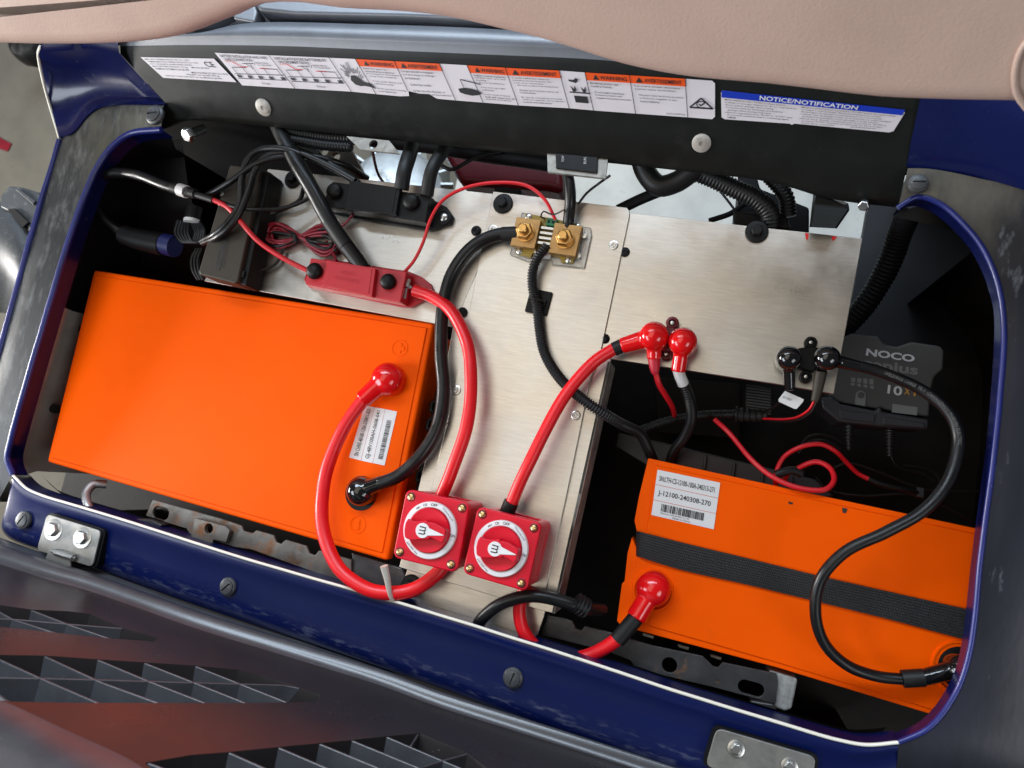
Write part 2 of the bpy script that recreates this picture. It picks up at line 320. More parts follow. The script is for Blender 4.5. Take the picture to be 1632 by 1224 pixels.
def alu(name, base=(0.66, 0.615, 0.55)):
    m = bpy.data.materials.new(name); m.use_nodes = True; nt = m.node_tree; N = nt.nodes; L = nt.links; b = N['Principled BSDF']
    b.inputs['Metallic'].default_value = 1.0
    tc = N.new('ShaderNodeTexCoord'); mp = N.new('ShaderNodeMapping'); mp.inputs['Scale'].default_value = (60, 900, 60); L.new(tc.outputs['Object'], mp.inputs[0])
    n1 = N.new('ShaderNodeTexNoise'); n1.inputs['Scale'].default_value = 1; n1.inputs['Detail'].default_value = 5; L.new(mp.outputs[0], n1.inputs['Vector'])
    n2 = N.new('ShaderNodeTexNoise'); n2.inputs['Scale'].default_value = 9; n2.inputs['Detail'].default_value = 8; n2.inputs['Roughness'].default_value = .65; L.new(tc.outputs['Object'], n2.inputs['Vector'])
    n3 = N.new('ShaderNodeTexNoise'); n3.inputs['Scale'].default_value = 260; n3.inputs['Detail'].default_value = 4; L.new(tc.outputs['Object'], n3.inputs['Vector'])
    r = N.new('ShaderNodeMapRange'); r.inputs['From Min'].default_value = .3; r.inputs['From Max'].default_value = .7; r.inputs['To Min'].default_value = .22; r.inputs['To Max'].default_value = .50
    L.new(n2.outputs['Fac'], r.inputs['Value']); L.new(r.outputs[0], b.inputs['Roughness'])
    cr = N.new('ShaderNodeMapRange'); cr.inputs['From Min'].default_value = .3; cr.inputs['From Max'].default_value = .7; cr.inputs['To Min'].default_value = .78; cr.inputs['To Max'].default_value = 1.08
    ad = N.new('ShaderNodeMath'); ad.operation = 'ADD'; L.new(n1.outputs['Fac'], ad.inputs[0]); L.new(n2.outputs['Fac'], ad.inputs[1])
    hf = N.new('ShaderNodeMath'); hf.operation = 'MULTIPLY'; hf.inputs[1].default_value = .5; L.new(ad.outputs[0], hf.inputs[0]); L.new(hf.outputs[0], cr.inputs['Value'])
    mx = N.new('ShaderNodeMix'); mx.data_type = 'RGBA'; mx.blend_type = 'MULTIPLY'; mx.inputs[0].default_value = 1; mx.inputs[6].default_value = (*base, 1); L.new(cr.outputs[0], mx.inputs[7])
    prev = mx.outputs[2]
    for ang, sc_, lo in ((.5, (9, 1300, 1), .735), (-.9, (14, 1700, 1), .75), (1.3, (11, 1500, 1), .76)):      # stray scratches
        m3 = N.new('ShaderNodeMapping'); m3.inputs['Rotation'].default_value = (0, 0, ang); m4 = N.new('ShaderNodeMapping'); m4.inputs['Scale'].default_value = sc_
        L.new(tc.outputs['Object'], m3.inputs[0]); L.new(m3.outputs[0], m4.inputs[0]); n4 = N.new('ShaderNodeTexNoise'); n4.inputs['Scale'].default_value = 1; n4.inputs['Detail'].default_value = 2; L.new(m4.outputs[0], n4.inputs['Vector'])
        r4_ = N.new('ShaderNodeMapRange'); r4_.inputs['From Min'].default_value = lo; r4_.inputs['From Max'].default_value = lo + .03; r4_.inputs['To Max'].default_value = .35; L.new(n4.outputs['Fac'], r4_.inputs['Value'])
        mx4 = N.new('ShaderNodeMix'); mx4.data_type = 'RGBA'; L.new(r4_.outputs[0], mx4.inputs[0]); L.new(prev, mx4.inputs[6]); mx4.inputs[7].default_value = (.22, .2, .18, 1); prev = mx4.outputs[2]
    L.new(prev, b.inputs['Base Color'])
    ad2 = N.new('ShaderNodeMath'); ad2.operation = 'ADD'; L.new(n1.outputs['Fac'], ad2.inputs[0]); L.new(n3.outputs['Fac'], ad2.inputs[1])
    bp = N.new('ShaderNodeBump'); bp.inputs['Strength'].default_value = .10; bp.inputs['Distance'].default_value = .0004; L.new(ad2.outputs[0], bp.inputs['Height']); L.new(bp.outputs[0], b.inputs['Normal'])
    return m
M['alu'] = alu('aluminium_sheet')
def webbing():
    m = bpy.data.materials.new('webbing'); m.use_nodes = True; nt = m.node_tree; N = nt.nodes; L = nt.links; b = N['Principled BSDF']; b.inputs['Roughness'].default_value = .6
    tc = N.new('ShaderNodeTexCoord'); mp = N.new('ShaderNodeMapping'); mp.inputs['Scale'].default_value = (200, 20, 1); L.new(tc.outputs['UV'], mp.inputs[0])
    br = N.new('ShaderNodeTexBrick'); br.inputs['Scale'].default_value = 1; br.inputs['Color1'].default_value = (.022, .022, .023, 1); br.inputs['Color2'].default_value = (.014, .014, .015, 1); br.inputs['Mortar'].default_value = (.004, .004, .004, 1)
    br.inputs['Mortar Size'].default_value = .14; br.inputs['Mortar Smooth'].default_value = .9; br.inputs['Brick Width'].default_value = 1.0; br.inputs['Row Height'].default_value = 1.0
    L.new(mp.outputs[0], br.inputs['Vector']); L.new(br.outputs['Color'], b.inputs['Base Color'])
    bp = N.new('ShaderNodeBump'); bp.inputs['Strength'].default_value = .9; bp.inputs['Distance'].default_value = .0012; bp.invert = True; L.new(br.outputs['Fac'], bp.inputs['Height']); L.new(bp.outputs[0], b.inputs['Normal'])
    return m
M['web'] = webbing()

# ------------------------------------------------------------------ object makers
OFF = {}
def tagit(o, label, cat, group=None):
    o['label'] = label; o['category'] = cat
    if group: o['group'] = group
    return o
def thing(name, loc, label, cat, group=None):
    o = bpy.data.objects.new(name, None); col.objects.link(o); o.empty_display_size = .02; o.location = loc; OFF[o] = Vector(loc); return tagit(o, label, cat, group)
def mk(name, geo, m, parent=None, bevel=0, seg=2, sharp=35, smooth=True, remesh=None, kind=None, label=None, cat=None, group=None, solid=0, sub=0, loc=None):
    v, f, uv = geo
    if parent is not None: off = OFF[parent]
    else:
        if loc is None:
            mn = [min(q[i] for q in v) for i in range(3)]; mx = [max(q[i] for q in v) for i in range(3)]; loc = ((mn[0] + mx[0]) / 2, (mn[1] + mx[1]) / 2, mn[2])
        off = Vector(loc)
    me = bpy.data.meshes.new(name); me.from_pydata([q - off for q in v], [], f)
    if uv:
        ul = me.uv_layers.new(name='UVMap')
        for lp in me.loops: ul.data[lp.index].uv = uv[lp.vertex_index]
    bm = bmesh.new(); bm.from_mesh(me); bmesh.ops.recalc_face_normals(bm, faces=bm.faces); bm.to_mesh(me); bm.free()
    o = bpy.data.objects.new(name, me); col.objects.link(o); me.materials.append(M[m] if isinstance(m, str) else m)
    if smooth:
        me.shade_smooth()
        if not remesh: me.set_sharp_from_angle(angle=math.radians(sharp))
    if parent is not None:
        o.parent = parent
        OFF[o] = off
    else:
        o.location = off; OFF[o] = off
    if solid:
        s = o.modifiers.new('s', 'SOLIDIFY'); s.thickness = solid; s.offset = 0
    if remesh:
        r = o.modifiers.new('r', 'REMESH'); r.mode = 'VOXEL'; r.voxel_size = remesh; r.use_smooth_shade = True
        s = o.modifiers.new('sm', 'SMOOTH'); s.factor = .5; s.iterations = 6
    if bevel:
        b = o.modifiers.new('b', 'BEVEL'); b.width = bevel; b.segments = seg; b.limit_method = 'ANGLE'; b.angle_limit = math.radians(38); b.harden_normals = True
    if sub:
        s = o.modifiers.new('u', 'SUBSURF'); s.levels = sub; s.render_levels = sub
    if kind: o['kind'] = kind
    if label: o['label'] = label
    if cat: o['category'] = cat
    if group: o['group'] = group
    return o
def cut(o, *geos):
    g = join(*geos); off = OFF[o]; me = bpy.data.meshes.new('c'); me.from_pydata([q - off for q in g[0]], [], g[1])
    bm = bmesh.new(); bm.from_mesh(me); bmesh.ops.recalc_face_normals(bm, faces=bm.faces); bm.to_mesh(me); bm.free()
    c = bpy.data.objects.new('c', me); col.objects.link(c); par = o.parent
    c.parent = o.parent
    if par is None: c.location = o.location
    md = o.modifiers.new('bool', 'BOOLEAN'); md.object = c; md.operation = 'DIFFERENCE'; md.solver = 'EXACT'
    while o.modifiers[0] != md: o.modifiers.move(len(o.modifiers) - 1, 0)
    keep = [(x, x.show_viewport) for x in o.modifiers if x != md]
    for x, s in keep: x.show_viewport = False
    dg = bpy.context.evaluated_depsgraph_get(); new = bpy.data.meshes.new_from_object(o.evaluated_get(dg))
    for x, s in keep: x.show_viewport = s
    o.modifiers.remove(md); old = o.data; o.data = new; new.name = old.name
    new.shade_smooth(); new.set_sharp_from_angle(angle=math.radians(35))
    bpy.data.objects.remove(c)
    return o
def cable(name, pts, dia, m, label, cat='cable', group=None, z=0.0, ribs=None, n=14):
    w = PL(pts, z); mid = pts[len(pts) // 2]; s = mpp(mid[0], mid[1], mid[2] if len(mid) > 2 else z)
    rb = (ribs * s, .22 if dia < 20 else .10) if ribs else None
    return mk(name, tube(w, dia * s / 2, n=n, ribs=rb, step=.003), m, label=label, cat=cat, group=group, sharp=50 if not ribs else 80)
def part_tube(name, parent, pts, dia, m, z=0.0, ribs=None, r2=None, n=14):
    w = PL(pts, z); mid = pts[len(pts) // 2]; s = mpp(mid[0], mid[1], mid[2] if len(mid) > 2 else z)
    return mk(name, tube(w, dia * s / 2, n=n, ribs=(ribs * s, .16) if ribs else None, step=.003, r2=r2 * s / 2 if r2 else None), m, parent, sharp=50)
# ------------------------------------------------------------------ setting: ground
def csub(pts, m):
    pts = [Vector(p) for p in pts]; E = [pts[0] * 2 - pts[1]] + pts + [pts[-1] * 2 - pts[-2]]; out = []
    for i in range(1, len(E) - 2):
        p0, p1, p2, p3 = E[i - 1:i + 3]
        for k in range(m):
            t = k / m; out.append(.5 * (2 * p1 + (p2 - p0) * t + (2 * p0 - 5 * p1 + 4 * p2 - p3) * t * t + (3 * p1 - p0 - 3 * p2 + p3) * t ** 3))
    out.append(pts[-1]); return out
def strip(rows, m=6):
    rows = [csub(r, m) for r in rows]; n = len(rows[0]); k = len(rows)
    v = [p for r in rows for p in r]; uv = [(i / (n - 1), j / (k - 1)) for j in range(k) for i in range(n)]
    f = [(j * n + i, (j + 1) * n + i, (j + 1) * n + i + 1, j * n + i + 1) for j in range(k - 1) for i in range(n - 1)]
    return (v, f, uv)
def rect(x0, x1, y0, y1, z):
    return ([Vector((x0, y0, z)), Vector((x1, y0, z)), Vector((x1, y1, z)), Vector((x0, y1, z))], [(0, 1, 2, 3)], None)
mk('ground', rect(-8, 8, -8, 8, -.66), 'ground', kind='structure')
mk('lit_floor_patch', rect(-.64, .9, .15, 3.2, -.654), 'slab', kind='structure')  # brighter sheet over the same ground, imitating light in the rear gap

# ------------------------------------------------------------------ golf cart body
body = thing('golf_cart', (-.35, 0, -.30), 'navy blue golf cart body around the open battery compartment with black rear panel', 'golf cart')
lerp2 = lambda a, b, t: (a[0] + (b[0] - a[0]) * t, a[1] + (b[1] - a[1]) * t)
c2 = [(187, 64), (300, 62), (440, 63), (600, 69), (780, 76), (944, 83), (1060, 95), (1167, 108), (1300, 118), (1471, 131)]
c2c = [(192, 86), (300, 82), (440, 83), (600, 90), (780, 98), (944, 107), (1060, 119), (1167, 131), (1300, 142), (1467, 156)]
c3 = [(262, 162), (330, 150), (440, 154), (600, 167), (780, 184), (944, 200), (1060, 212), (1167, 226), (1300, 243), (1449, 252)]
c4 = [(257, 206), (305, 192), (440, 203), (600, 220), (780, 240), (944, 257), (1100, 274), (1220, 289), (1330, 318), (1431, 331)]
r2 = [U(*p) for p in c2]; zt = sum(p.z for p in r2) / len(r2)
rA = [p + Vector((0, .012, .0005)) for p in r2]; rB = [U(*p, .0) + Vector((0, .003, -.0008)) for p in c2]; rC = [U(*p) - Vector((0, .004, .0055)) for p in c2]
r4 = [U(*p, -.002) for p in c4]; r4a = [U(*lerp2(a, b, .8), .001) for a, b in zip(c3, c4)]
panel = mk('rear_panel', strip([rB, rC, [U(*p) for p in c2c], [U(*lerp2(a, b, .5)) for a, b in zip(c2c, c3)], [U(*p) for p in c3], r4a, r4,
           [p + Vector((0, .006, -.010)) for p in r4], [p + Vector((0, .03, -.012)) for p in r4]], 6), 'panel', body, sharp=80)
# shelf behind the panel: two slabs with a groove between, a hand hole at the left
zs = zt + .0014
bkc = [(192, 44), (300, 54), (405, 36), (600, 39), (780, 46), (944, 59), (1060, 73), (1167, 87), (1300, 100), (1471, 112)]
bk3 = [P(p[0], p[1], q.z + .001) for p, q in zip(bkc, r2)]
sh1 = mk('shelf_front', strip([rC, [q + Vector((0, -.0005, .0002)) for q in rB], [q + Vector((0, .004, .0012)) for q in r2], bk3, [q - Vector((0, -.002, .004)) for q in bk3], [q - Vector((0, -.004, .03)) for q in bk3]], 6), 'shelf', body, sharp=80)
zs = r2[2].z + .001
sh2 = mk('shelf_rear', slab([(405, 4), (420, -4), (500, -12), (700, -10), (900, -2), (1100, 20), (1100, 60), (960, 52), (800, 33), (640, 26), (470, 22), (412, 16)], zs + .003, zs - .03), 'shelf', body, bevel=.004, seg=3)
mk('shelf_rim', slab([(230, 40), (262, 18), (360, 2), (405, 4), (409, 18), (405, 36), (372, 30), (366, 14), (330, 34)], zs, zs - .02), 'shelf', body, bevel=.003)
mk('shelf_well', slab([(170, 70), (170, -60), (1500, -60), (1500, 110), (944, 78), (600, 64), (300, 58)], zs - .035, zs - .04), 'dark', body)
# blue rear corners
def row(pts, z): return PL(pts, z)
mk('rear_corner', strip([row([(84, 30), (120, 30), (150, 30), (186, 30)], zt + .006), row([(66, 71), (105, 70), (145, 66), (187, 63)], zt + .004), row([(61, 84), (105, 82), (145, 79), (190, 84)], zt - .008),
    row([(68, 120), (105, 112), (150, 108), (219, 117)], zt - .035), row([(82, 172), (110, 160), (160, 148), (257, 157)], zt - .062), row([(94, 219), (117, 210), (160, 171), (263, 166)], .058),
    [p - Vector((0, .0, .02)) for p in row([(94, 219), (117, 210), (160, 171), (263, 166)], .058)]], 6), 'navy_dark', body, sharp=80)
part_tube('edge_highlight', body, [(64, 74, zt), (61, 88, zt - .012), (68, 125, zt - .03), (80, 170, zt - .06), (95, 221, .056)], 3.5, 'trim')  # white tube painted in as the highlight on the lit outer lip
mk('rear_corner', strip([row([(1471, 112), (1530, 112), (1590, 112), (1680, 112)], zt + .004), row([(1472, 131), (1530, 133), (1590, 135), (1680, 138)], zt), row([(1466, 160), (1530, 165), (1590, 178), (1680, 196)], zt - .012),
    row([(1452, 225), (1530, 235), (1590, 250), (1680, 275)], zt - .04), row([(1445, 264), (1490, 268), (1560, 282), (1680, 318)], .056), [p - Vector((0, 0, .02)) for p in row([(1445, 264), (1490, 268), (1560, 282), (1680, 318)], .056)]], 6), 'blue', body, sharp=80)
# worn side rims
LO = [(263, 167, .056), (190, 165, .056), (150, 178, .056), (118, 210, .055), (95, 221, .054), (60, 345, .052), (30, 450, .048), (0, 560, .042), (-30, 670, .034), (-30, 740, .026), (0, 800, .012)]
LI = [(257, 206, .052), (206, 214, .052), (176, 237, .052), (156, 266, .052), (140, 302, .051), (113, 375, .049), (80, 483, .045), (45, 603, .039), (18, 700, .031), (12, 732, .026), (20, 757, .022)]
def lift(a, b, t, dz): 
    A = P(*a); B = P(*b); q = A.lerp(B, t); return q + Vector((0, 0, dz))
mk('side_rim', strip([[P(*a) - Vector((0, 0, .03)) for a in LO], [P(*a) for a in LO], [lift(a, b, .15, .003) for a, b in zip(LO, LI)], [lift(a, b, .5, .002) for a, b in zip(LO, LI)], [lift(a, b, .85, .001) for a, b in zip(LO, LI)], [P(*b) for b in LI]], 8), 'worn_left', body, sharp=80)
part_tube('edge_lip', body, [(96, 224, .054), (60, 345, .053), (30, 450, .049), (0, 560, .043), (-30, 670, .035)], 8, 'blue_lip')
RI = [(1431, 331, .052), (1463, 314, .052), (1500, 326, .052), (1537, 358, .052), (1566, 395, .051), (1590, 450, .050), (1600, 520, .048), (1587, 700, .043), (1564, 880, .037), (1545, 1040, .030), (1520, 1110, .026), (1480, 1160, .024), (1432, 1183, .022)]
RO = [(1447, 268, .056), (1490, 270, .056), (1560, 284, .056), (1640, 305, .056), (1690, 350, .055), (1700, 430, .052), (1700, 520, .05), (1700, 700, .045), (1700, 880, .04), (1700, 1040, .03), (1690, 1130, .026), (1640, 1230, .02), (1425, 1262, .004)]
mk('side_rim', strip([[P(*b) for b in RI], [lift(a, b, .85, .001) for a, b in zip(RO, RI)], [lift(a, b, .5, .003) for a, b in zip(RO, RI)], [P(*a) for a in RO]], 8), 'worn_right', body, sharp=80)
part_tube('edge_lip', body, RI, 10, 'blue_lip')
part_tube('edge_lip', body, LI, 8, 'blue_lip')
# front rail
TT = [(20, 757), (26, 763), (42, 778), (66, 789), (108, 802), (198, 829), (400, 893), (664, 969), (944, 1057), (1088, 1105), (1250, 1154), (1335, 1179), (1380, 1187), (1432, 1183)]
BB = [(10, 812), (2, 838), (12, 856), (35, 868), (70, 880), (147, 906), (310, 968), (598, 1064), (830, 1148), (960, 1192), (1110, 1242), (1230, 1280), (1330, 1290), (1425, 1262)]
def rl(t, z): return [P(*lerp2(a, b, t), z) for a, b in zip(TT, BB)]
mk('front_rail', strip([[P(*a, .0) + Vector((0, .004, -.02)) for a in TT], rl(.0, .0215), rl(.04, .0222), rl(.17, .0205), rl(.21, .0175), rl(.50, .0155), rl(.80, .0125), rl(.95, .008), rl(1.0, -.004), [p - Vector((0, 0, .05)) for p in rl(1.0, -.004)]], 6), 'blue_rail', body, sharp=60)
part_tube('white_edge_trim', body, [(*a, .0225) for a in TT], 4.4, 'trim')
# lip walls and liner
LW = [P(*b) for b in LI]; FW = [P(*a, .0215) for a in TT]; RW = [P(*b) for b in RI]
mk('lip_wall', strip([LW, [p - Vector((.0, 0, .022)) for p in LW]], 8), 'navy_dark', body, sharp=80)
mk('lip_wall', strip([RW, [p - Vector((-.0, 0, .022)) for p in RW]], 8), 'navy_dark', body, sharp=80)
for _a, _b, _m in ((0, 7, 'dark'), (6, 11, 'liner')):  # one wall: rear stretch coloured dark for shade, front stretch pale as lit
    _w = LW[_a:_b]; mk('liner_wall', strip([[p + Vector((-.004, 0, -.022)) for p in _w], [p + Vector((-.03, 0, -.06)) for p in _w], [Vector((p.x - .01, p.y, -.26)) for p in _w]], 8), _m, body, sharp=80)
mk('liner_wall', strip([[p + Vector((0, -.0, -.042)) for p in FW], [Vector((p.x, p.y - .05, -.10)) for p in FW], [Vector((p.x, p.y - .05, -.26)) for p in FW]], 6), 'tub', body, sharp=80)
mk('liner_wall', strip([[p + Vector((.004, 0, -.022)) for p in RW], [p + Vector((.09, 0, -.05)) for p in RW], [Vector((p.x + .08, p.y, -.26)) for p in RW]], 8), 'tub', body, sharp=80)
mk('compartment_floor', box(Matrix.Identity(4), -1.05, .45, -.42, .235, -.275, -.255), 'tub', body)
mk('bulkhead', box(Matrix.Identity(4), -.90, -.62, .345, .36, -.26, .04), 'dark', body)
mk('bulkhead', box(Matrix.Identity(4), .165, .50, .43, .445, -.26, .05), 'dark', body)
mk('floor_pan', box(Matrix.Identity(4), -.93, -.62, .235, .345, -.275, -.255), 'dark', body)
mk('floor_pan', box(Matrix.Identity(4), .13, .50, .235, .43, -.275, -.255), 'dark', body)
mk('inner_fender', strip([PL([(150, 330), (185, 250), (240, 225), (290, 222)], -.02), PL([(120, 440), (190, 330), (262, 330), (300, 300)], -.05), PL([(105, 520), (180, 440), (270, 400), (330, 400)], -.09), PL([(95, 640), (160, 560), (260, 500), (330, 470)], -.2)], 6), M['dark'], body, sharp=80)
# plugs, rivets, bolts on the body
def plug(x, y, z, px, rot=0, nrm=Vector((0, 0, 1)), nm='slotted_plug', onplane=False):
    o = U(x, y, .001) if onplane else P(x, y, z); s = mpp(x, y, z) * px / 2
    F = axis_frame(o, nrm)
    p = mk(nm, lathe(F, [(s * 1.02, -.002), (s * 1.02, .0012), (s * .92, .0026), (s * .80, .0030), (s * .76, .0045), (s * .55, .0052), (s * .02, .0054)], 28), 'plug', body)
    R = F @ Matrix.Rotation(math.radians(rot), 4, 'Z')
    cut(p, box(R, -s * .62, s * .62, -s * .09, s * .09, .003, .01))
    return p
plug(38, 829, .018, 22, 62); plug(364, 935, .0165, 25, 50); plug(818, 1080, .0165, 31, 78)
plug(247, 183, .057, 26, 10); plug(1463, 293, .058, 34, 5)
for x, y, px in ((420, 171, 24), (1118, 228, 31)):
    s = mpp(x, y, .06) * px / 2; F = axis_frame(U(x, y, .0005), PN)
    mk('rivet', lathe(F, [(s, -.001), (s, .001), (s * .8, .0022), (s * .25, .0024), (s * .2, .0012), (.0001, .0010)], 26), 'tag_grey', body)
for x, y, zz in ((304, 213, .03), (1377, 326, .03)):
    s = mpp(x, y, zz); F = axis_frame(P(x, y, zz), Vector((.1, -.75, -.25)) if False else Vector((-.15, -.6, .6)))
    b = mk('bolt', hexa(F, 10 * s, 0, 9 * s), 'zinc', body, bevel=.0006); mk('shank', lathe(F, [(6 * s, -22 * s), (6 * s, 0)], 16), 'rail_black', b)
# bracket leg under the right end of the rear panel
mk('panel_leg', prism(PL([(1240, 292), (1295, 304), (1345, 326), (1350, 335), (1330, 364), (1294, 362), (1300, 312), (1285, 298)], .02), PL([(1245, 290), (1300, 300), (1352, 324), (1354, 335), (1334, 364), (1290, 362), (1296, 310), (1283, 297)], .002)), 'panel', body, bevel=.002)

# ------------------------------------------------------------------ printed labels on the rear panel
def uq(bl, br, tr, tl, off): return quadmap(U(*bl, off), U(*br, off), U(*tr, off), U(*tl, off))
D = [((342, 84), (386, 136)), ((428, 88), (470, 141)), ((524, 92), (560, 146)), ((566, 94), (599, 150)), ((628, 97.5), (655, 156)), ((700, 101.5), (726, 160)), ((744, 104), (770, 163.5)),
     ((805, 108), (826, 168)), ((891, 112.5), (907, 172.5)), ((932, 115.5), (946, 176)), ((1003, 120), (1013, 181)), ((1092, 125.5), (1096, 187)), ((1139, 129), (1140, 190))]
OL = .0012
tops = [d[0] for d in D]; bots = [d[1] for d in D]
out = [U(*p, OL) for p in bots[:4]] + [U(638, 153.5, OL), U(652, 153, OL), U(651, 145, OL), U(668, 149, OL), U(684, 150, OL), U(694, 156, OL), U(698, 157.5, OL)] + [U(*p, OL) for p in bots[5:12]] + [U(1135, 190, OL), U(1139.5, 186, OL), U(1139.5, 133, OL), U(1135, 128.6, OL)] + [U(*p, OL) for p in reversed(tops[:12])]
lab = mk('warning_label', flat(out), 'label', body, label='long white warning label with orange headings and a torn lower edge')
def panelq(i, off): return uq(D[i][1], D[i + 1][1], D[i + 1][0], D[i][0], off)
O2 = .0017; O3 = .0022
for i in (3, 6, 9): mk('orange_heading', flat([panelq(i, O2)(0, .8), panelq(i + 1, O2)(0, .8), panelq(i + 1, O2)(1, .8), panelq(i + 1, O2)(1, 1), panelq(i + 1, O2)(0, 1), panelq(i, O2)(0, 1)]), 'print_orange', lab, smooth=False)
blk = []
for i in range(1, 12):
    Q = uq((D[i][1][0] - .5, D[i][1][1]), (D[i][1][0] + .5, D[i][1][1]), (D[i][0][0] + .5, D[i][0][1]), (D[i][0][0] - .5, D[i][0][1]), O3)
    if i != 4: blk.append(qpatch(Q, 0, 1, 0, 1))
    else: blk.append(qpatch(Q, 0, 1, .2, 1))
def head(i, s):
    Q = panelq(i, O3); a = .16 if 'WARN' in s else .10
    blk.append(qpoly(Q, [(a, .83), (a + .13, .83), (a + .065, .96)])); blk.append(text(s, Q, a + .16, .93, .84, .94, .012))
for i in (3, 6, 9): head(i, 'WARNING')
for i in (4, 7, 10): head(i, 'AVERTISSEMENT')
W = {3: ['Explosive gases are', 'released when batteries', 'are charged or discharged.', '  Keep well ventilated.', '', '  Keep sparks, flames and', '  cigarettes away.', '', '  Shield eyes when working', '  near batteries.'],
     4: ['Les gaz explosifs se degagent', 'lors de la charge ou decharge', 'des batteries.', '', '  Garder bien ventile.', '', '  Gardez etincelles, flammes, et', '  cigarettes a l ecart des batteries.'],
     6: ['Sulfuric acid in batteries', 'will burn skin, eyes, and', 'clothing.', '  Do not tip batteries.', '', '  Keep vent caps tight', '  and level.', '', '  In the event of injury', '  flush with water and call', '  physician immediately.'],
     7: ['L acide sulfurique dans les', 'batteries brule la peau, les', 'yeux et les vetements.', '  Ne pas incliner les batteries.', '', '  Garder les bouchons serres et', '  horizontaux.', '', '  En cas de contact avec l acide,', '  nettoyer a grande eau et appeler', '  medecin immediatement.'],
     9: ['Electrical shorts can', 'result in burns.', '', '  Do not make connection', '  between positive and', '  negative battery terminals.', '', '', ''],
     10: ['Les courts-circuits electriques', 'peuvent causer des brulures.', '', '  Ne pas relier la borne positive', '  et la borne negative d une', '  meme batterie.', '', '', '']}
for i, l in W.items(): blk.append(para(l, panelq(i, O3), .07, .95, .07, .77, .004))
for i, l1, l2 in ((0, 'BATTERY INSTALLATION AND WIRE', 'LEAD CONNECTION'), (1, 'INSTALLATION DES BATTERIES ET', 'RACCORDEMENT DES FILS')):
    Q = panelq(i, O3); blk += [text(l1, Q, .06, .92, .87, .95, .012), text(l2, Q, .08, .60, .77, .85, .012)]
    for a, b in (((.10, .57), (.36, .57)), ((.10, .57), (.10, .30)), ((.66, .57), (.94, .57)), ((.94, .57), (.94, .30)), ((.04, .36), (.98, .40)), ((.30, .57), (.30, .32)), ((.50, .55), (.50, .32)), ((.70, .57), (.70, .32)), ((.36, .70), (.58, .72)), ((.42, .72), (.50, .56)), ((.52, .72), (.48, .54)), ((.58, .66), (.62, .76)), ((.04, .22), (.96, .24))):
        blk.append(qline(Q, a, b, .0006))
    for u in (.1, .30, .50, .70, .92): blk.append(qpatch(Q, u - .035, u + .035, .25, .33))
    blk += [text('Black Wire', Q, .64, .86, .72, .77), text('to controller', Q, .64, .90, .66, .71), text('Front', Q, .44, .58, .07, .13)]
mk('red_wire_print', join(*[qline(panelq(i, O3), a, b, .0008) for i in (0, 1) for a, b in (((.20, .74), (.28, .60)), ((.28, .60), (.40, .60)), ((.62, .58), (.80, .57)))] + [text('Red Wire', panelq(i, O3), .08, .22, .72, .77) for i in (0, 1)]), 'print_red', lab, smooth=False)
# pictograms: burst battery, acid on hand, shorted terminals, tick triangle
Q = panelq(2, O3)
rnd = random.Random(4)
for k in range(16):
    a = math.radians(30 + 120 * k / 15); r1 = rnd.uniform(.25, .34); r2_ = rnd.uniform(.4, .62)
    blk.append(qline(Q, (.55 + .9 * r1 * math.cos(a), .30 + r1 * math.sin(a)), (.55 + 1.0 * r2_ * math.cos(a), .30 + r2_ * math.sin(a)), .0007))
blk += [qpoly(Q, [(.30, .36), (.42, .50), (.55, .52), (.68, .46), (.80, .34), (1.05, .30), (1.15, .16), (.95, .20), (.75, .22), (.55, .20), (.38, .24)])]
Q = panelq(5, O3)
blk += [qpoly(Q, [(.30, .34), (.55, .38), (.80, .36), (1.0, .32), (1.1, .26), (.95, .20), (.7, .17), (.45, .20), (.30, .24)]), qline(Q, (.52, .60), (1.20, .50), .0009), qline(Q, (.52, .60), (.52, .38), .0006)]
Q = panelq(8, O3)
blk += [qpatch(Q, .34, .86, .18, .36), qline(Q, (.20, .45), (1.0, .45), .0012), qpoly(Q, [(.28, .74), (.55, .70), (.66, .80), (.58, .84), (.46, .77), (.28, .79)]), qpoly(Q, [(.36, .46), (.28, .62), (.42, .54), (.46, .64), (.5, .5)]), qpoly(Q, [(.76, .46), (.68, .62), (.80, .54), (.90, .64), (.86, .48)])]
Q = panelq(11, O3)
for a, b in (((.10, .27), (.92, .27)), ((.92, .27), (.52, .53)), ((.52, .53), (.10, .27))): blk.append(qline(Q, a, b, .0014))
for k in range(9):
    a = math.radians(40 + 30 * k); b = math.radians(70 + 30 * k); blk.append(qline(Q, (.52 + .17 * math.cos(a), .36 + .085 * math.sin(a)), (.52 + .17 * math.cos(b), .36 + .085 * math.sin(b)), .0008))
blk += [qline(Q, (.44, .37), (.50, .33), .0012), qline(Q, (.50, .33), (.64, .42), .0012)]
blk.append(text('JW2-K6297-02', panelq(10, O3), .60, .95, .03, .08))
mk('print', join(*blk), 'print_black', lab, smooth=False)
# spec plate at the left
sp = mk('spec_label', flat([U(*p, OL) for p in ((260, 124), (377, 131), (341, 93.5), (224, 91))]), 'label', body, label='small white maker label with CE mark')
Q = uq((260, 124), (377, 131), (341, 93.5), (224, 91), O2)
mk('print', join(para(['MFD. BY POWERED PRODUCTS CO., LTD.', 'YAMAHA MOTOR POWERED PRODUCTS CO., LTD.', '200-1 SAKASHITA, KAKEGAWA, JAPAN', 'MAX BATTERY WEIGHT 172 kg      MODEL JW2E-3', 'NOMINAL SYSTEM VOLTAGE 48V', '                          MAX POWER 3.7 kW 2.5 h 9000', '                    WEIGHT: 295 kg NET 474 kg', '  VEHICLE CODE CAPACITY 100 kg  MADE IN JAPAN'], Q, .03, .98, .05, .95, .006), text('CE', Q, .80, .92, .62, .86, .01)), 'print_black', sp, smooth=False)
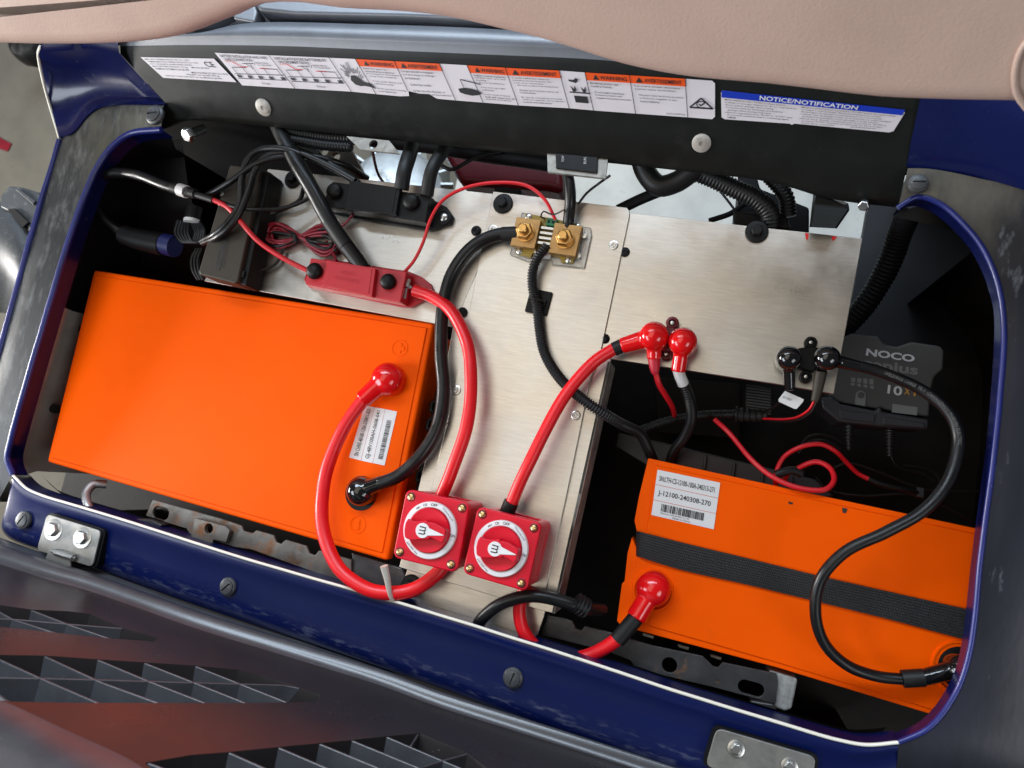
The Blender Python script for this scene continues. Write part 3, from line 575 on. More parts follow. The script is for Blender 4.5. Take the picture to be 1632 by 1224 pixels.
# notice label at the right
nt = mk('notice_label', flat([U(*p, OL) for p in ((1150, 187), (1155, 190), (1258, 197), (1262, 199), (1266, 197), (1417, 211), (1424, 209), (1442, 180), (1440, 175), (1151, 144), (1149, 148))]), 'label', body, label='white notice label with a blue heading bar')
Q = uq((1149, 190), (1424, 211.5), (1442.5, 175), (1150, 144), O2)
mk('blue_heading', qpatch(Q, .0, 1.0, .76, 1.0), 'print_blue', nt, smooth=False)
Q = uq((1149, 190), (1424, 211.5), (1442.5, 175), (1150, 144), O3)
mk('heading_text', text('NOTICE/NOTIFICATION', Q, .22, .76, .80, .96, .018), 'sticker', nt, smooth=False)
mk('print', join(para(['Move switch to the "TOW" position before', 'towing or storage. Failure to do so may lead to:', '-Drive system damage when towing.', '-Complete battery discharge and battery', '  damage when storing long term.', '-After moving switch from "RUN" to "TOW", wait', '  15 seconds minimum before switching again.', '  YAMAHA'], Q, .02, .44, .04, .73, .004),
   para(['Mettre l interrupteur a position "TOW" avant de remorquer', 'ou avant l entreposage. Non-observation pourrait:', '-Dommages de systeme d entrainement en remorquant.', '-Causer une decharge totale de la batterie et endommager', '  la batterie pendant l entreposage a long terme.', '-Apres avoir change l interrupteur de position "RUN" a', '  position "TOW", attendre un minimum de 15 secondes', '  avant de le remettre.              J0N-K629N-00'], Q, .46, .97, .05, .73, .004)), 'print_black', nt, smooth=False)

# ------------------------------------------------------------------ front hinges
def hinge(quad, bolts, knuckle, label, zt_=.026):
    w = PL(quad, zt_); c = sum(w, Vector()) / 4
    pts = []
    for i in range(4):
        a, b, d = w[i - 1], w[i], w[(i + 1) % 4]; r = .007
        p0 = b + (a - b).normalized() * r; p1 = b + (d - b).normalized() * r
        for k in range(5): u = k / 4; pts.append(p0 * (1 - u) ** 2 + b * 2 * u * (1 - u) + p1 * u * u)
    t = mk('seat_hinge', prism(pts, [p - Vector((0, 0, .003)) for p in pts]), 'hinge', body, bevel=.0008, label=label)
    mk('recess', prism([c + (p - c) * 1.07 - Vector((0, 0, .004)) for p in pts], [c + (p - c) * 1.07 - Vector((0, 0, .014)) for p in pts]), 'dark', t)
    for x, y in bolts:
        s = mpp(x, y, zt_); F = axis_frame(P(x, y, zt_), Vector((.05, .08, 1)))
        mk('bolt', hexa(F, 9.5 * s, .001, 7 * s), 'zinc', t, bevel=.0006); mk('washer', lathe(F, [(13.5 * s, 0), (13.5 * s, .0012), (9 * s, .0018)], 26), 'zinc', t)
    if knuckle:
        a, b = PL(knuckle, zt_ + .003); mk('knuckle', tube([a, b], .0045), 'zinc', t); mk('pin', tube([a - (b - a) * .25, b + (b - a) * .1], .0022), 'hinge', t)
        d = (b - a).normalized(); n = Vector((d.y, -d.x, 0)); mk('lower_leaf', prism([a - d * .012, b - d * .006, b - d * .002 + n * .012, a - d * .014 + n * .012], [q - Vector((0, 0, .003)) for q in (a - d * .012, b - d * .006, b - d * .002 + n * .012, a - d * .014 + n * .012)]), 'hinge', t, bevel=.0006)
    return t
hinge([(75, 819), (161, 846), (147, 904), (58, 877)], [(86, 844), (132, 857)], [(90, 880), (118, 889)], 'steel hinge leaf with two hex bolts on the blue rail below the left battery')
hinge([(1142, 1160), (1302, 1207), (1288, 1262), (1124, 1222)], [(1173, 1193), (1258, 1221)], None, 'steel hinge leaf on the blue rail below the strapped battery')

# ------------------------------------------------------------------ flipped seat base in front
_e = (P(944, 1188, 0) - P(147, 907, 0)).normalized(); _h = Vector((-_e.y, _e.x, 0)); SA = math.radians(1)
SN = (_h * math.cos(SA) + Vector((0, 0, 1)) * math.sin(SA)).normalized(); SO = P(598, 1066, -.004)
def SP(x, y, dn=0.0):                                   # a point on the upright seat base, dn metres proud of it
    d = ray(x, y); t = (SO + SN * dn - CAM).dot(SN) / d.dot(SN); return CAM + d * t
edge = [(-80, 830), (60, 880), (147, 907), (310, 969), (450, 1016), (598, 1066), (700, 1106), (830, 1150), (960, 1194), (1130, 1252)]
far = [(-80, 1290), (60, 1295), (147, 1300), (310, 1310), (450, 1315), (598, 1320), (700, 1330), (830, 1340), (960, 1350), (1130, 1380)]
def sl(t, dz): return [SP(*lerp2(a, b, t), dz) for a, b in zip(edge, far)]
top_r = [sl(.075, .0)] + [sl(t, .0) for t in (.12, .2, .35, .5, .7, 1.0)]
deck = strip(top_r, 4); n_ = len(csub(top_r[0], 4))
dv = deck[0]; dn = len(dv); low = [p - SN * .034 for p in dv]
df = list(deck[1]) + [tuple(reversed([i + dn for i in f])) for f in deck[1]]
rows_ = dn // n_; ring = list(range(n_)) + [r * n_ + n_ - 1 for r in range(1, rows_)] + [(rows_ - 1) * n_ + i for i in range(n_ - 2, -1, -1)] + [r * n_ for r in range(rows_ - 2, 0, -1)]
for i in range(len(ring)):
    a, b = ring[i], ring[(i + 1) % len(ring)]; df.append((a, b, b + dn, a + dn))
deck_o = sb = mk('seat_base', (dv + low, df, None), 'seat_base', body, sharp=30, label='upturned dark plastic seat base with ribbed pockets along the front edge')
POK = {'a': [(-40, 958), (0, 964), (48, 971), (110, 974), (144, 978), (196, 1000), (254, 1017), (248, 1023), (178, 1018), (91, 1009), (0, 999), (-40, 995)],
       'b': [(-60, 1043), (0, 1043), (69, 1044), (154, 1050), (228, 1055), (309, 1060), (384, 1067), (450, 1086), (515, 1106), (511, 1119), (395, 1121), (256, 1121), (120, 1121), (14, 1119), (-60, 1110)],
       'c': [(225, 1216), (300, 1203), (364, 1198), (443, 1190), (508, 1184), (560, 1179), (615, 1173), (672, 1168), (747, 1199), (800, 1240), (700, 1290), (300, 1290)]}
cutters = []
for k, pk in POK.items():
    tp = [SP(x, y) + SN * .01 for x, y in pk]; bt = [SP(x, y) - SN * .030 for x, y in pk]; cc = sum(bt, Vector()) / len(bt)
    cutters.append(prism(tp, [cc + (q - cc) * .93 for q in bt]))
_pe = [(-90, 1092), (-60, 1102), (14, 1127), (100, 1168), (200, 1214), (262, 1256), (300, 1330), (-90, 1330)]
for _c in cutters + [prism([SP(x, y) + SN * .01 for x, y in _pe], [SP(x, y) - SN * .05 for x, y in _pe])]: cut(deck_o, _c)
mk('pocket_floor', (low, [tuple(f) for f in deck[1]], None), 'seat_ribs', sb)
def rib(pts, w=3.0):
    gs = []
    top = [SP(x, y, -.0006) for x, y in pts]; s = .0011
    L_ = []; R_ = []
    for i, p in enumerate(top):
        d = (top[min(i + 1, len(top) - 1)] - top[max(i - 1, 0)]).normalized(); nn = d.cross(SN).normalized(); L_.append(p + nn * s); R_.append(p - nn * s)
    pl = L_ + list(reversed(R_)); return mk('rib', prism(pl, [q - SN * .030 for q in pl]), 'seat_ribs', sb, bevel=.0010, seg=2)
for r in ([(48, 971), (113, 996), (178, 1018)], [(-20, 964), (20, 986), (91, 1009)], [(-30, 984), (20, 986), (110, 994), (196, 1001)],
          [(-10, 1046), (60, 1078), (160, 1121)], [(69, 1044), (160, 1086), (256, 1121)], [(154, 1050), (240, 1086), (331, 1121)], [(228, 1055), (312, 1088), (395, 1121)], [(309, 1060), (385, 1090), (461, 1120)], [(-60, 1078), (100, 1081), (300, 1087), (450, 1091), (478, 1096)], [(-60, 1085), (0, 1108), (16, 1119)],
          [(233, 1214), (330, 1250)], [(364, 1198), (470, 1245)], [(443, 1190), (560, 1240)], [(508, 1184), (620, 1230)], [(560, 1179), (690, 1232)], [(615, 1173), (690, 1205), (760, 1234)], [(667, 1169), (655, 1188)], [(620, 1242), (690, 1216), (747, 1200)]):
    rib(r)
# rolled rubber edge nearest the rail
def sl2(t, dz): return [SP(*lerp2(a, b, t)) + SN * dz for a, b in zip(edge, far)]
mk('rolled_edge', strip([sl2(.0, -.012), sl2(.0, .000), sl2(.006, .0035), sl2(.014, .0045), sl2(.022, .002), sl2(.027, .0005), sl2(.034, .003), sl2(.046, .008), sl2(.056, .0105), sl2(.068, .0108), sl2(.074, .0095), sl2(.079, .005), sl2(.083, .0015), sl2(.093, .0)], 5), 'seat_ribs', sb, sharp=80)
mk('rolled_end', strip([[SP(x, y) + SN * .0012 for x, y in ((-60, 1098), (14, 1124), (100, 1164), (200, 1210), (260, 1250))], [SP(x, y) + SN * .004 for x, y in ((-60, 1125), (0, 1146), (80, 1186), (160, 1230), (200, 1262))], [SP(x, y) - SN * .002 for x, y in ((-60, 1165), (-20, 1178), (50, 1218), (120, 1262), (160, 1290))], [SP(x, y) - SN * .016 for x, y in ((-60, 1215), (-30, 1226), (30, 1262), (90, 1300), (130, 1325))], [SP(x, y) - SN * .033 for x, y in ((-60, 1250), (-40, 1262), (10, 1290), (70, 1325), (110, 1345))]], 8), 'seat_ribs', sb, sharp=80)

# ------------------------------------------------------------------ tan backrest hanging over the rear edge
bo = [(-300, 40), (-120, 48), (0, 52), (100, 54), (200, 52), (270, 46), (320, 36), (365, 19), (400, 5), (440, -12), (500, -14), (560, -6), (640, -2), (700, 3), (760, 13), (810, 25), (870, 39), (930, 57), (1000, 79), (1060, 92), (1120, 101), (1230, 110), (1320, 120), (1400, 129), (1500, 133), (1580, 134), (1680, 135), (1800, 130), (1950, 110)]
ax_t = Vector((0, -.90, .44)).normalized()
def seatpt(x, y):
    O = P(800, 60, .175); d = ray(x, y); t = (O - CAM).dot(ax_t) / d.dot(ax_t); return CAM + d * t
line = crom([seatpt(x, y) for x, y in bo], .015)
_u = Vector((0, .44, .90))
rear = [line[-1] + Vector((.03, 0, 0)) + _u * .50, line[0].lerp(line[-1], .75) + _u * .60, line[0].lerp(line[-1], .25) + _u * .60, line[0] + Vector((-.03, 0, 0)) + _u * .50]
bk = mk('seat_backrest', pillow(line + rear, ax_t, .07, .022, 6), 'tan', body, sharp=60, label='tan vinyl seat backrest across the top')
mk('piping', tube([seatpt(x, y) + ax_t * .036 for x, y in ((1650, 0), (1625, 30), (1614, 70), (1618, 105), (1634, 128))], .0022), 'tan', bk)
# ------------------------------------------------------------------ aluminium mounting plates
def downby(pts, d): return [p - Vector((0, 0, d)) for p in pts]
lp = thing('mounting_plate', P(560, 400, -.004), 'bare aluminium plate behind the left battery carrying the fuse holders', 'plate', 'aluminium mounting plates')
w = PL([(427, 269), (790, 309), (775, 400), (722, 521), (325, 448)], 0); mk('sheet', prism(w, downby(w, .004)), 'alu', lp, bevel=.0006, seg=1)
cp = thing('mounting_plate', P(820, 650, -.006), 'long aluminium centre plate carrying the shunt and both red switches', 'plate', 'aluminium mounting plates')
w = PL([(762, 420), (990, 470), (973, 577), (927, 788), (884, 978), (866, 974), (636, 904), (667, 777), (695, 665), (722, 521)], -.0005); mk('flange_sheet', prism(w, downby(w, .004)), 'alu', cp, bevel=.0006, seg=1)
w = PL([(786, 305), (999, 331), (1003, 336), (1003, 345), (955, 572), (942, 600), (903, 788), (870, 940), (655, 886), (687, 780), (720, 640), (767, 397)], .003); mk('top_sheet', prism(w, downby(w, .003)), 'alu', cp, bevel=.0005, seg=1)
a, b = P(973, 577, -.0005), P(884, 978, -.0005); d = (b - a).normalized(); n = Vector((d.y, -d.x, 0)) * .003
mk('side_wall', prism([a, b, b + n, a + n], downby([a, b, b + n, a + n], .04)), 'grey_metal', cp)
w = PL([(651, 900), (875, 950), (866, 985), (857, 1012), (850, 1016), (640, 950), (638, 943)], -.014); mk('lower_bracket', prism(w, downby(w, .003)), 'alu', cp, bevel=.0006, seg=1)
rp = thing('mounting_plate', P(1170, 480, -.006), 'wide aluminium plate on the right carrying red and black stud posts', 'plate', 'aluminium mounting plates')
w = PL([(1004, 339), (1375, 380), (1329, 628), (1244, 613), (960, 570), (957, 565)], .0005); mk('sheet', prism(w, downby(w, .004)), 'alu', rp, bevel=.0006, seg=1)
for x in ((1283, 371, 1289, 372, 1288, 381, 1285, 383), (1325, 376, 1334, 377, 1331, 381, 1327, 384)):
    mk('marker_stripe', flat(PL([(x[0], x[1]), (x[2], x[3]), (x[4], x[5]), (x[6], x[7])], .0012)), 'print_red', rp)
def screw(parent, x, y, z, px, kind):
    s = mpp(x, y, z); F = axis_frame(P(x, y, z), Vector((0, 0, 1))); r = px * s / 2
    if kind == 'button':
        o = mk('screw', lathe(F, [(r, 0), (r, .0008), (r * .8, .0020), (r * .35, .0026), (r * .3, .0014), (.0001, .0012)], 24), 'black_plastic', parent)
    elif kind == 'rivet':
        o = mk('rivet', lathe(F, [(r, 0), (r, .0005), (r * .75, .0010), (r * .5, .0008), (r * .42, .0018), (r * .3, .0018), (r * .25, .0002), (.0001, .0001)], 24), 'zinc', parent)
    else:
        o = mk('washer_bolt', lathe(F, [(r, 0), (r, .0018), (r * .93, .0026), (r * .6, .0030), (r * .6, .0028), (.0001, .0028)], 30), 'black_plastic', parent)
        mk('hex_head', hexa(F, r * .52, .0025, .0085), 'black_plastic', o, bevel=.0006)
    return o
screw(cp, 802, 325, .003, 31, 'bolt'); screw(rp, 1206, 370, .0005, 38, 'bolt'); screw(lp, 468, 286, 0, 26, 'bolt'); screw(cp, 655, 934, -.014, 34, 'bolt')
for x, y, p in ((737, 498, lp), (759, 368, lp), (996, 402, rp), (964, 540, rp)): screw(p, x, y, .0005, 16, 'button')
for x, y in ((785, 366), (978, 391), (727, 622), (918, 662)): screw(cp, x, y, .0031 if x != 727 else .0031, 15, 'rivet')

# ------------------------------------------------------------------ boots (terminal caps)
def boot_geo(c, z0, dia, hgt, necks):
    s = mpp(c[0], c[1], z0 + hgt) * 1.09; r = dia * s / 2; O = P(c[0], c[1], z0 + hgt * .6); O = Vector((O.x, O.y, z0)); F = Matrix.Translation(O)
    prof = [(r * .98, 0), (r, hgt - r * .9)] + [(r * math.cos(a), hgt - r * .9 + r * .9 * math.sin(a)) for a in [math.radians(q) for q in (15, 30, 45, 60, 75, 88)]]
    gs = [lathe(F, prof, 32)]
    for (ex, ey, ez, nd0, nd1) in necks:
        gs.append(tube([Vector((O.x, O.y, z0 + hgt * .5)), Vector((O.x, O.y, z0 + hgt * .5)).lerp(P(ex, ey, ez), .5), P(ex, ey, ez)], nd0 * s / 2, 20, r2=nd1 * s / 2))
    return join(*gs)
def boot(parent, c, z0, dia, hgt, necks, m, nm='terminal_boot'):
    return mk(nm, boot_geo(c, z0, dia, hgt, necks), m, parent, remesh=.0011)

# ------------------------------------------------------------------ left battery
def inset(w, d):
    c = sum(w, Vector()) / len(w); out = []
    n = len(w)
    for i in range(n):
        e1 = (w[i] - w[i - 1]).normalized(); e2 = (w[(i + 1) % n] - w[i]).normalized()
        bis = (e2 - e1); L_ = bis.length
        out.append(w[i] + bis.normalized() * (d / max(math.sin(math.acos(max(-1, min(1, e1.dot(-e2)))) / 2), .2)))
    return out
b1 = thing('battery', P(380, 660, -.24), 'large bright orange battery on the left with plain smooth lid', 'battery', 'orange batteries')
BT = -.004
w = PL([(149, 430), (692, 515), (617, 894), (74, 736)], BT); w = list(reversed(w)) if (w[1] - w[0]).cross(w[2] - w[1]).z < 0 else w
mk('case', prism(downby(inset(w, .004), .014), downby(inset(w, .008), .23)), 'orange', b1, bevel=.006, seg=3)
mk('lid', prism(w, downby(w, .016)), 'orange', b1, bevel=.0035, seg=3)
mk('lid_step', prism([p + Vector((0, 0, .0016)) for p in inset(w, .007)], downby(inset(w, .007), .002)), 'orange', b1, bevel=.0012, seg=2)
LT = BT + .0016
s = mpp(637, 555, LT); F = frame((637, 555), (738, 570), LT)
def ringg(F, r, wd, z0, z1, n=32): return lathe(F, [(r + wd, z0), (r + wd * .6, z1), (r - wd * .6, z1), (r - wd, z0)], n)
def mark(F, s, plus):
    mk('raised_ring', ringg(F, 12 * s, .8 * s, -.0002, .0004), 'orange', b1)
    t_ = 3 * s; L_ = 8 * s
    pts = [(-L_, -t_), (-t_, -t_), (-t_, -L_), (t_, -L_), (t_, -t_), (L_, -t_), (L_, t_), (t_, t_), (t_, L_), (-t_, L_), (-t_, t_), (-L_, t_)] if plus else [(-t_, -L_), (t_, -L_), (t_, L_), (-t_, L_)]
    mk('plus_mark' if plus else 'minus_mark', poly(F, pts, -.0002, .0006), 'orange', b1, bevel=.0004)
mark(F, s, True); mark(frame((570, 836), (671, 854), LT), s, False)
Q = lambda bl, br, tr, tl, z: quadmap(P(*bl, z), P(*br, z), P(*tr, z), P(*tl, z))
# serial sticker in three strips, text running up the lid
stk = [((581, 646), (556, 729)), ((597, 649), (575, 734)), ((614, 652), (594, 738)), ((633, 656), (613, 742))]
for i, (nm, tx) in enumerate((('serial_strip', 'SN CHNS-48100-120A-230811-023'), ('serial_strip', 'GJ-48V100AH-0608-041'), ('barcode_strip', None))):
    (a, b), (c, d) = stk[i], stk[i + 1]
    sq = PL([lerp2(b, d, .015), lerp2(b, d, .985), lerp2(a, c, .985), lerp2(a, c, .015)], LT + .0005)
    st = mk(nm, prism(sq, downby(sq, .0004)), 'sticker', b1)
    q = Q(b, a, c, d, LT + .0009)      # u runs up the strip, v runs left from its right side
    q2 = (lambda q: lambda u, v: q(u, 1 - v))(q)
    if tx: mk('print', text(tx, q2, .06, .95, .30, .72 if i == 1 else .66, .008), 'print_black', st, smooth=False)
    else:
        rr = random.Random(5); u = .10; gs = []
        while u < .82:
            wd = rr.choice((.006, .009, .014)); gs.append(qpatch(q2, u, u + wd, .28, .66)); u += wd + rr.choice((.006, .009, .013))
        mk('print', join(*gs), 'print_black', st, smooth=False)
boot(b1, (614, 603), LT, 47, .028, [(578, 637, .012, 30, 25)], 'red_boot')
boot(b1, (572, 783), LT, 40, .026, [(609, 769, .014, 24, 19)], 'black_boot')
mk('terminal_well', lathe(frame((576, 786), (620, 790), LT - .0006), [(25 * s, 0), (25 * s, .0012), (19 * s, .0014)], 30), 'black_plastic', b1)
# carry handles on both short sides
mk('handle', tube(PL([(121, 522, -.03), (114, 520, -.05), (98, 580, -.05), (82, 645, -.05), (90, 652, -.03)], 0), .006), 'black_plastic', b1)
hb = PL([(694, 620), (700, 625), (667, 790), (660, 786)], -.03); mk('handle_bracket', prism(hb, downby(hb, .03)), 'black_plastic', b1, bevel=.002)
for y0 in (640, 668, 716, 750):
    x0 = 695 - (y0 - 620) * .2; mk('handle_loop', tube([P(x0, y0, -.028), P(x0 + 5, y0 + 2, -.028), P(x0 + 3, y0 + 16, -.028), P(x0 - 4, y0 + 16, -.028), P(x0 - 1, y0, -.028)], .0025, 8), 'black_plastic', b1)

# ------------------------------------------------------------------ right battery with strap
B2 = -.030
b2 = thing('battery', P(1270, 950, -.25), 'orange battery on the right with a black strap across its lid', 'battery', 'orange batteries')
outl = [(1033, 730), (1300, 788), (1660, 864), (1620, 1172), (1485, 1139), (1238, 1064), (990, 998), (983, 990), (991, 930), (995, 928), (1000, 881), (1007, 856), (1016, 876), (1021, 850), (1016, 852), (1011, 830), (1018, 792)]
w = PL(outl, B2); mk('lid', prism(w, downby(w, .02)), 'orange', b2, bevel=.0022, seg=2)
w2 = PL([(1044, 741), (1300, 797), (1640, 869), (1606, 1158), (1485, 1131), (1238, 1056), (1000, 988), (1012, 900), (1030, 850)], B2 + .0018); mk('lid_step', prism(w2, downby(w2, .004)), 'orange', b2, bevel=.0012, seg=2)
w3 = PL([(1040, 738), (1650, 868), (1610, 1165), (992, 992)], B2 - .018); w3 = [Vector((p.x, p.y, p.z)) for p in w3]; mk('case', prism(w3, downby(w3, .20)), 'orange', b2, bevel=.004)
L2 = B2 + .0018
rows3 = [((1048, 748), (1148, 769)), ((1044.5, 772), (1144.5, 794)), ((1041.5, 796.5), (1141, 818.5)), ((1038, 821), (1137.5, 844))]
for i in range(3):
    (a, b), (c, d) = rows3[i], rows3[i + 1]
    sq = PL([lerp2(c, a, .015), lerp2(d, b, .015), lerp2(d, b, .985), lerp2(c, a, .985)], L2 + .0006); st = mk('barcode_strip' if i == 2 else 'serial_strip', prism(sq, downby(sq, .0005)), 'sticker', b2, bevel=0)
    q = Q(c, d, b, a, L2 + .0010)
    if i == 0: mk('print', text('SN:LTH-CS-12100-100A-240313-271', q, .05, .93, .28, .62, .006), 'print_black', st, smooth=False)
    elif i == 1: mk('print', text('J-12100-240308-270', q, .06, .90, .28, .70, .008), 'print_black', st, smooth=False)
    else:
        rr = random.Random(9); u = .14; gs = []
        while u < .82:
            wd = rr.choice((.007, .011, .018)); gs.append(qpatch(q, u, u + wd, .38, .86)); u += wd + rr.choice((.006, .009, .014))
        gs += [text('Manufacturer: CHNS BATTERY CO., LTD', q, .14, .60, .22, .32), text('Made in China', q, .34, .62, .08, .18)]
        mk('print', join(*gs), 'print_black', st, smooth=False)
s2 = mpp(1040, 940, L2); F = frame((1041, 941), (1140, 965), L2)
mk('terminal_ring', ringg(F, 31 * s2, 2.4 * s2, -.0004, .0030, 40), 'orange', b2)
mk('terminal_mark', join(*[box(frame((1031, 988), (1130, 1013), L2), *q) for q in ((-6 * s2, 6 * s2, -5.5 * s2, -4.8 * s2, -.0002, .0006), (-6 * s2, 6 * s2, 4.8 * s2, 5.5 * s2, -.0002, .0006), (-6 * s2, -5.3 * s2, -5.5 * s2, 5.5 * s2, -.0002, .0006), (5.3 * s2, 6 * s2, -5.5 * s2, 5.5 * s2, -.0002, .0006))]), 'orange', b2, kind='stuff')
boot(b2, (1041, 939), L2, 53, .030, [(1013, 985, -.008, 33, 30)], 'red_boot')
F = frame((1532, 1065), (1600, 1080), L2); mk('terminal_ring', ringg(F, 37 * s2, 2.2 * s2, -.0004, .0016, 40), 'orange', b2)
mk('terminal_well', lathe(F, [(30 * s2, -.0002), (30 * s2, .0009), (20 * s2, .001)], 30), 'black_plastic', b2)
boot(b2, (1532, 1066), L2, 46, .028, [(1466, 1081, -.008, 31, 27)], 'black_boot')
for q in ([(1256, 799), (1264, 801), (1263, 804), (1257, 803)], [(1342, 809), (1351, 811), (1348, 818), (1343, 817)]):
    mk('scuff', flat(PL(q, L2 + .0005)), 'brown_black', b2)
# webbing strap
sa = [(1014, 846), (1022, 848), (1088, 865), (1200, 892), (1306, 918), (1430, 946), (1551, 973), (1640, 992)]
sc = [(1012, 884), (1020, 888), (1088, 909), (1200, 934), (1294, 957), (1420, 988), (1543, 1021), (1632, 1044)]
def up(lst, dz): return [P(x, y, L2 + dz) for x, y in lst]
ra, rc = up(sa, .003), up(sc, .003); ra[0] = P(*sa[0], L2 - .02); rc[0] = P(*sc[0], L2 - .02)
mid = [p.lerp(q, .5) + Vector((0, 0, .0012)) for p, q in zip(ra, rc)]
sg = strip([[p - Vector((0, 0, .0018)) for p in ra], ra, mid, rc, [p - Vector((0, 0, .0018)) for p in rc]], 8)
mk('battery_strap', sg, 'web', label='black woven webbing strap lying across the right battery', cat='strap', sharp=60)

# ------------------------------------------------------------------ red rotary switches
def switch(TL, TR, BR, BL, label):
    zf = .054; a, b, c, d = PL([TL, TR, BR, BL], zf); O = (a + b + c + d) / 4; X = ((b - a) + (c - d)); wd = X.length / 2; X.z = 0; X.normalize(); hg = ((a - d).length + (b - c).length) / 2
    Y = Vector((0, 0, 1)).cross(X); F = Matrix(((X.x, Y.x, 0, O.x), (X.y, Y.y, 0, O.y), (0, 0, 1, zf), (0, 0, 0, 1))); k = (wd + hg) / 2
    t = thing('rotary_switch', Vector((O.x, O.y, .003)), label, 'switch', 'red battery switches')
    bd = mk('body', poly(F, rrect(k * .97, k * .97, k * .09), -.0505, -.006), 'red_switch', t, bevel=.001)
    cut(bd, box(F, -k * .30, k * .36, k * .36, k * .6, -.040, -.010), box(F, k * .475, k * .6, -k * .33, k * .30, -.040, -.012))
    fp = mk('face_plate', poly(F, rrect(k, k, k * .10, 6), -.010, 0), 'red_switch', t, bevel=.0018, seg=3)
    mk('dial_ring', lathe(F, [(k * .405, -.001), (k * .405, .0032), (k * .395, .0042), (k * .33, .0046), (k * .31, .003)], 48), 'white', t)
    kn = mk('knob', lathe(F, [(k * .318, .000), (k * .318, .0060), (k * .305, .0072), (k * .25, .0066), (.0001, .006)], 48), 'red_switch', t)
    n = 25; up_ = []; dn = []
    for i in range(n):
        x = (-.312 + .62 * i / (n - 1)); wv = .055 * math.sin((x + .05) * 10.5)
        lim = math.sqrt(max(.316 ** 2 - x * x, 0)); up_.append((x * k, min(.105 + wv * .6 + (.03 if x < 0 else 0), lim) * k)); dn.append((x * k, -min(.135 - wv * .55 - (.03 if x > 0.1 else 0), lim) * k))
    g = poly(F, up_ + list(reversed(dn)), .004, .0165); gp = mk('grip', g, 'red_switch', kn, bevel=.0030, seg=3)
    mk('pointer', poly(F, [(.105 * k * math.cos(q) - .03 * k, .105 * k * math.sin(q)) for q in [math.radians(30 + 300 * j / 18) for j in range(19)]] + [(.29 * k, -.004 * k), (.29 * k, .004 * k)], .0158, .0172), 'white', kn, bevel=.0003, seg=1)
    fm = F @ Matrix.Translation((-.03 * k, 0, .0176)) @ Matrix.Rotation(math.radians(-90), 4, 'Z')
    qm = quadmap(*[fm @ Vector((x * k, y * k, 0)) for x, y in ((-.055, -.05), (.055, -.05), (.055, .05), (-.055, .05))])
    mk('emblem', text('m', qm, bold=.0), 'print_black', kn, smooth=False)
    def tx(s_, ang, hw, hh):
        c_ = Matrix.Rotation(math.radians(ang - 90), 4, 'Z'); f2 = F @ c_ @ Matrix.Translation((0, k * .362, .0047)); q = quadmap(*[f2 @ Vector((x * k, y * k, 0)) for x, y in ((-hw, -hh), (hw, -hh), (hw, hh), (-hw, hh))]); return text(s_, q, bold=.01)
    f2 = F @ Matrix.Translation((k * .362, 0, .0047)); q = quadmap(*[f2 @ Vector((x * k, y * k, 0)) for x, y in ((-.032, -.02), (.032, -.02), (.032, .02), (-.032, .02))])
    mk('dial_print', join(tx('OFF', 90, .05, .02), text('ON', q, bold=.01), tx('CE', 112, .03, .017), tx('48V', 130, .035, .012), tx('IGNITION PROTECTED', 50, .12, .008), tx('300A 500A 900A', 235, .12, .008)), 'print_black', t, smooth=False)
    for sx, sy in ((-1, 1), (1, 1), (-1, -1), (1, -1)):
        f2 = F @ Matrix.Translation((sx * k * .40, sy * k * .40, 0)) @ Matrix.Rotation(.4 * sx + sy, 4, 'Z'); r = k * .052
        wsh = mk('screw_seat', lathe(f2, [(r * 1.3, -.0005), (r * 1.3, .0004), (r * 1.1, .0006), (r, .0002)], 24), 'red_dark', t)
        sc_ = mk('screw', lathe(f2, [(r, .0002), (r, .0008), (r * .8, .0018), (r * .3, .0023), (.0001, .0024)], 20), 'gold_screw', t)
        g_, h_ = r * .13, r * .6
        cut(sc_, poly(f2, [(h_, -g_), (h_, g_), (g_, g_), (g_, h_), (-g_, h_), (-g_, g_), (-h_, g_), (-h_, -g_), (-g_, -g_), (-g_, -h_), (g_, -h_), (g_, -g_)], .0012, .006))
    return t
switch((648, 779), (752, 801), (724, 913), (625, 888), 'red square rotary switch nearest the left battery, second from the right')
switch((761, 806), (863, 833), (840, 944), (737, 914), 'red square rotary switch on the right of the pair, beside the dark gap')

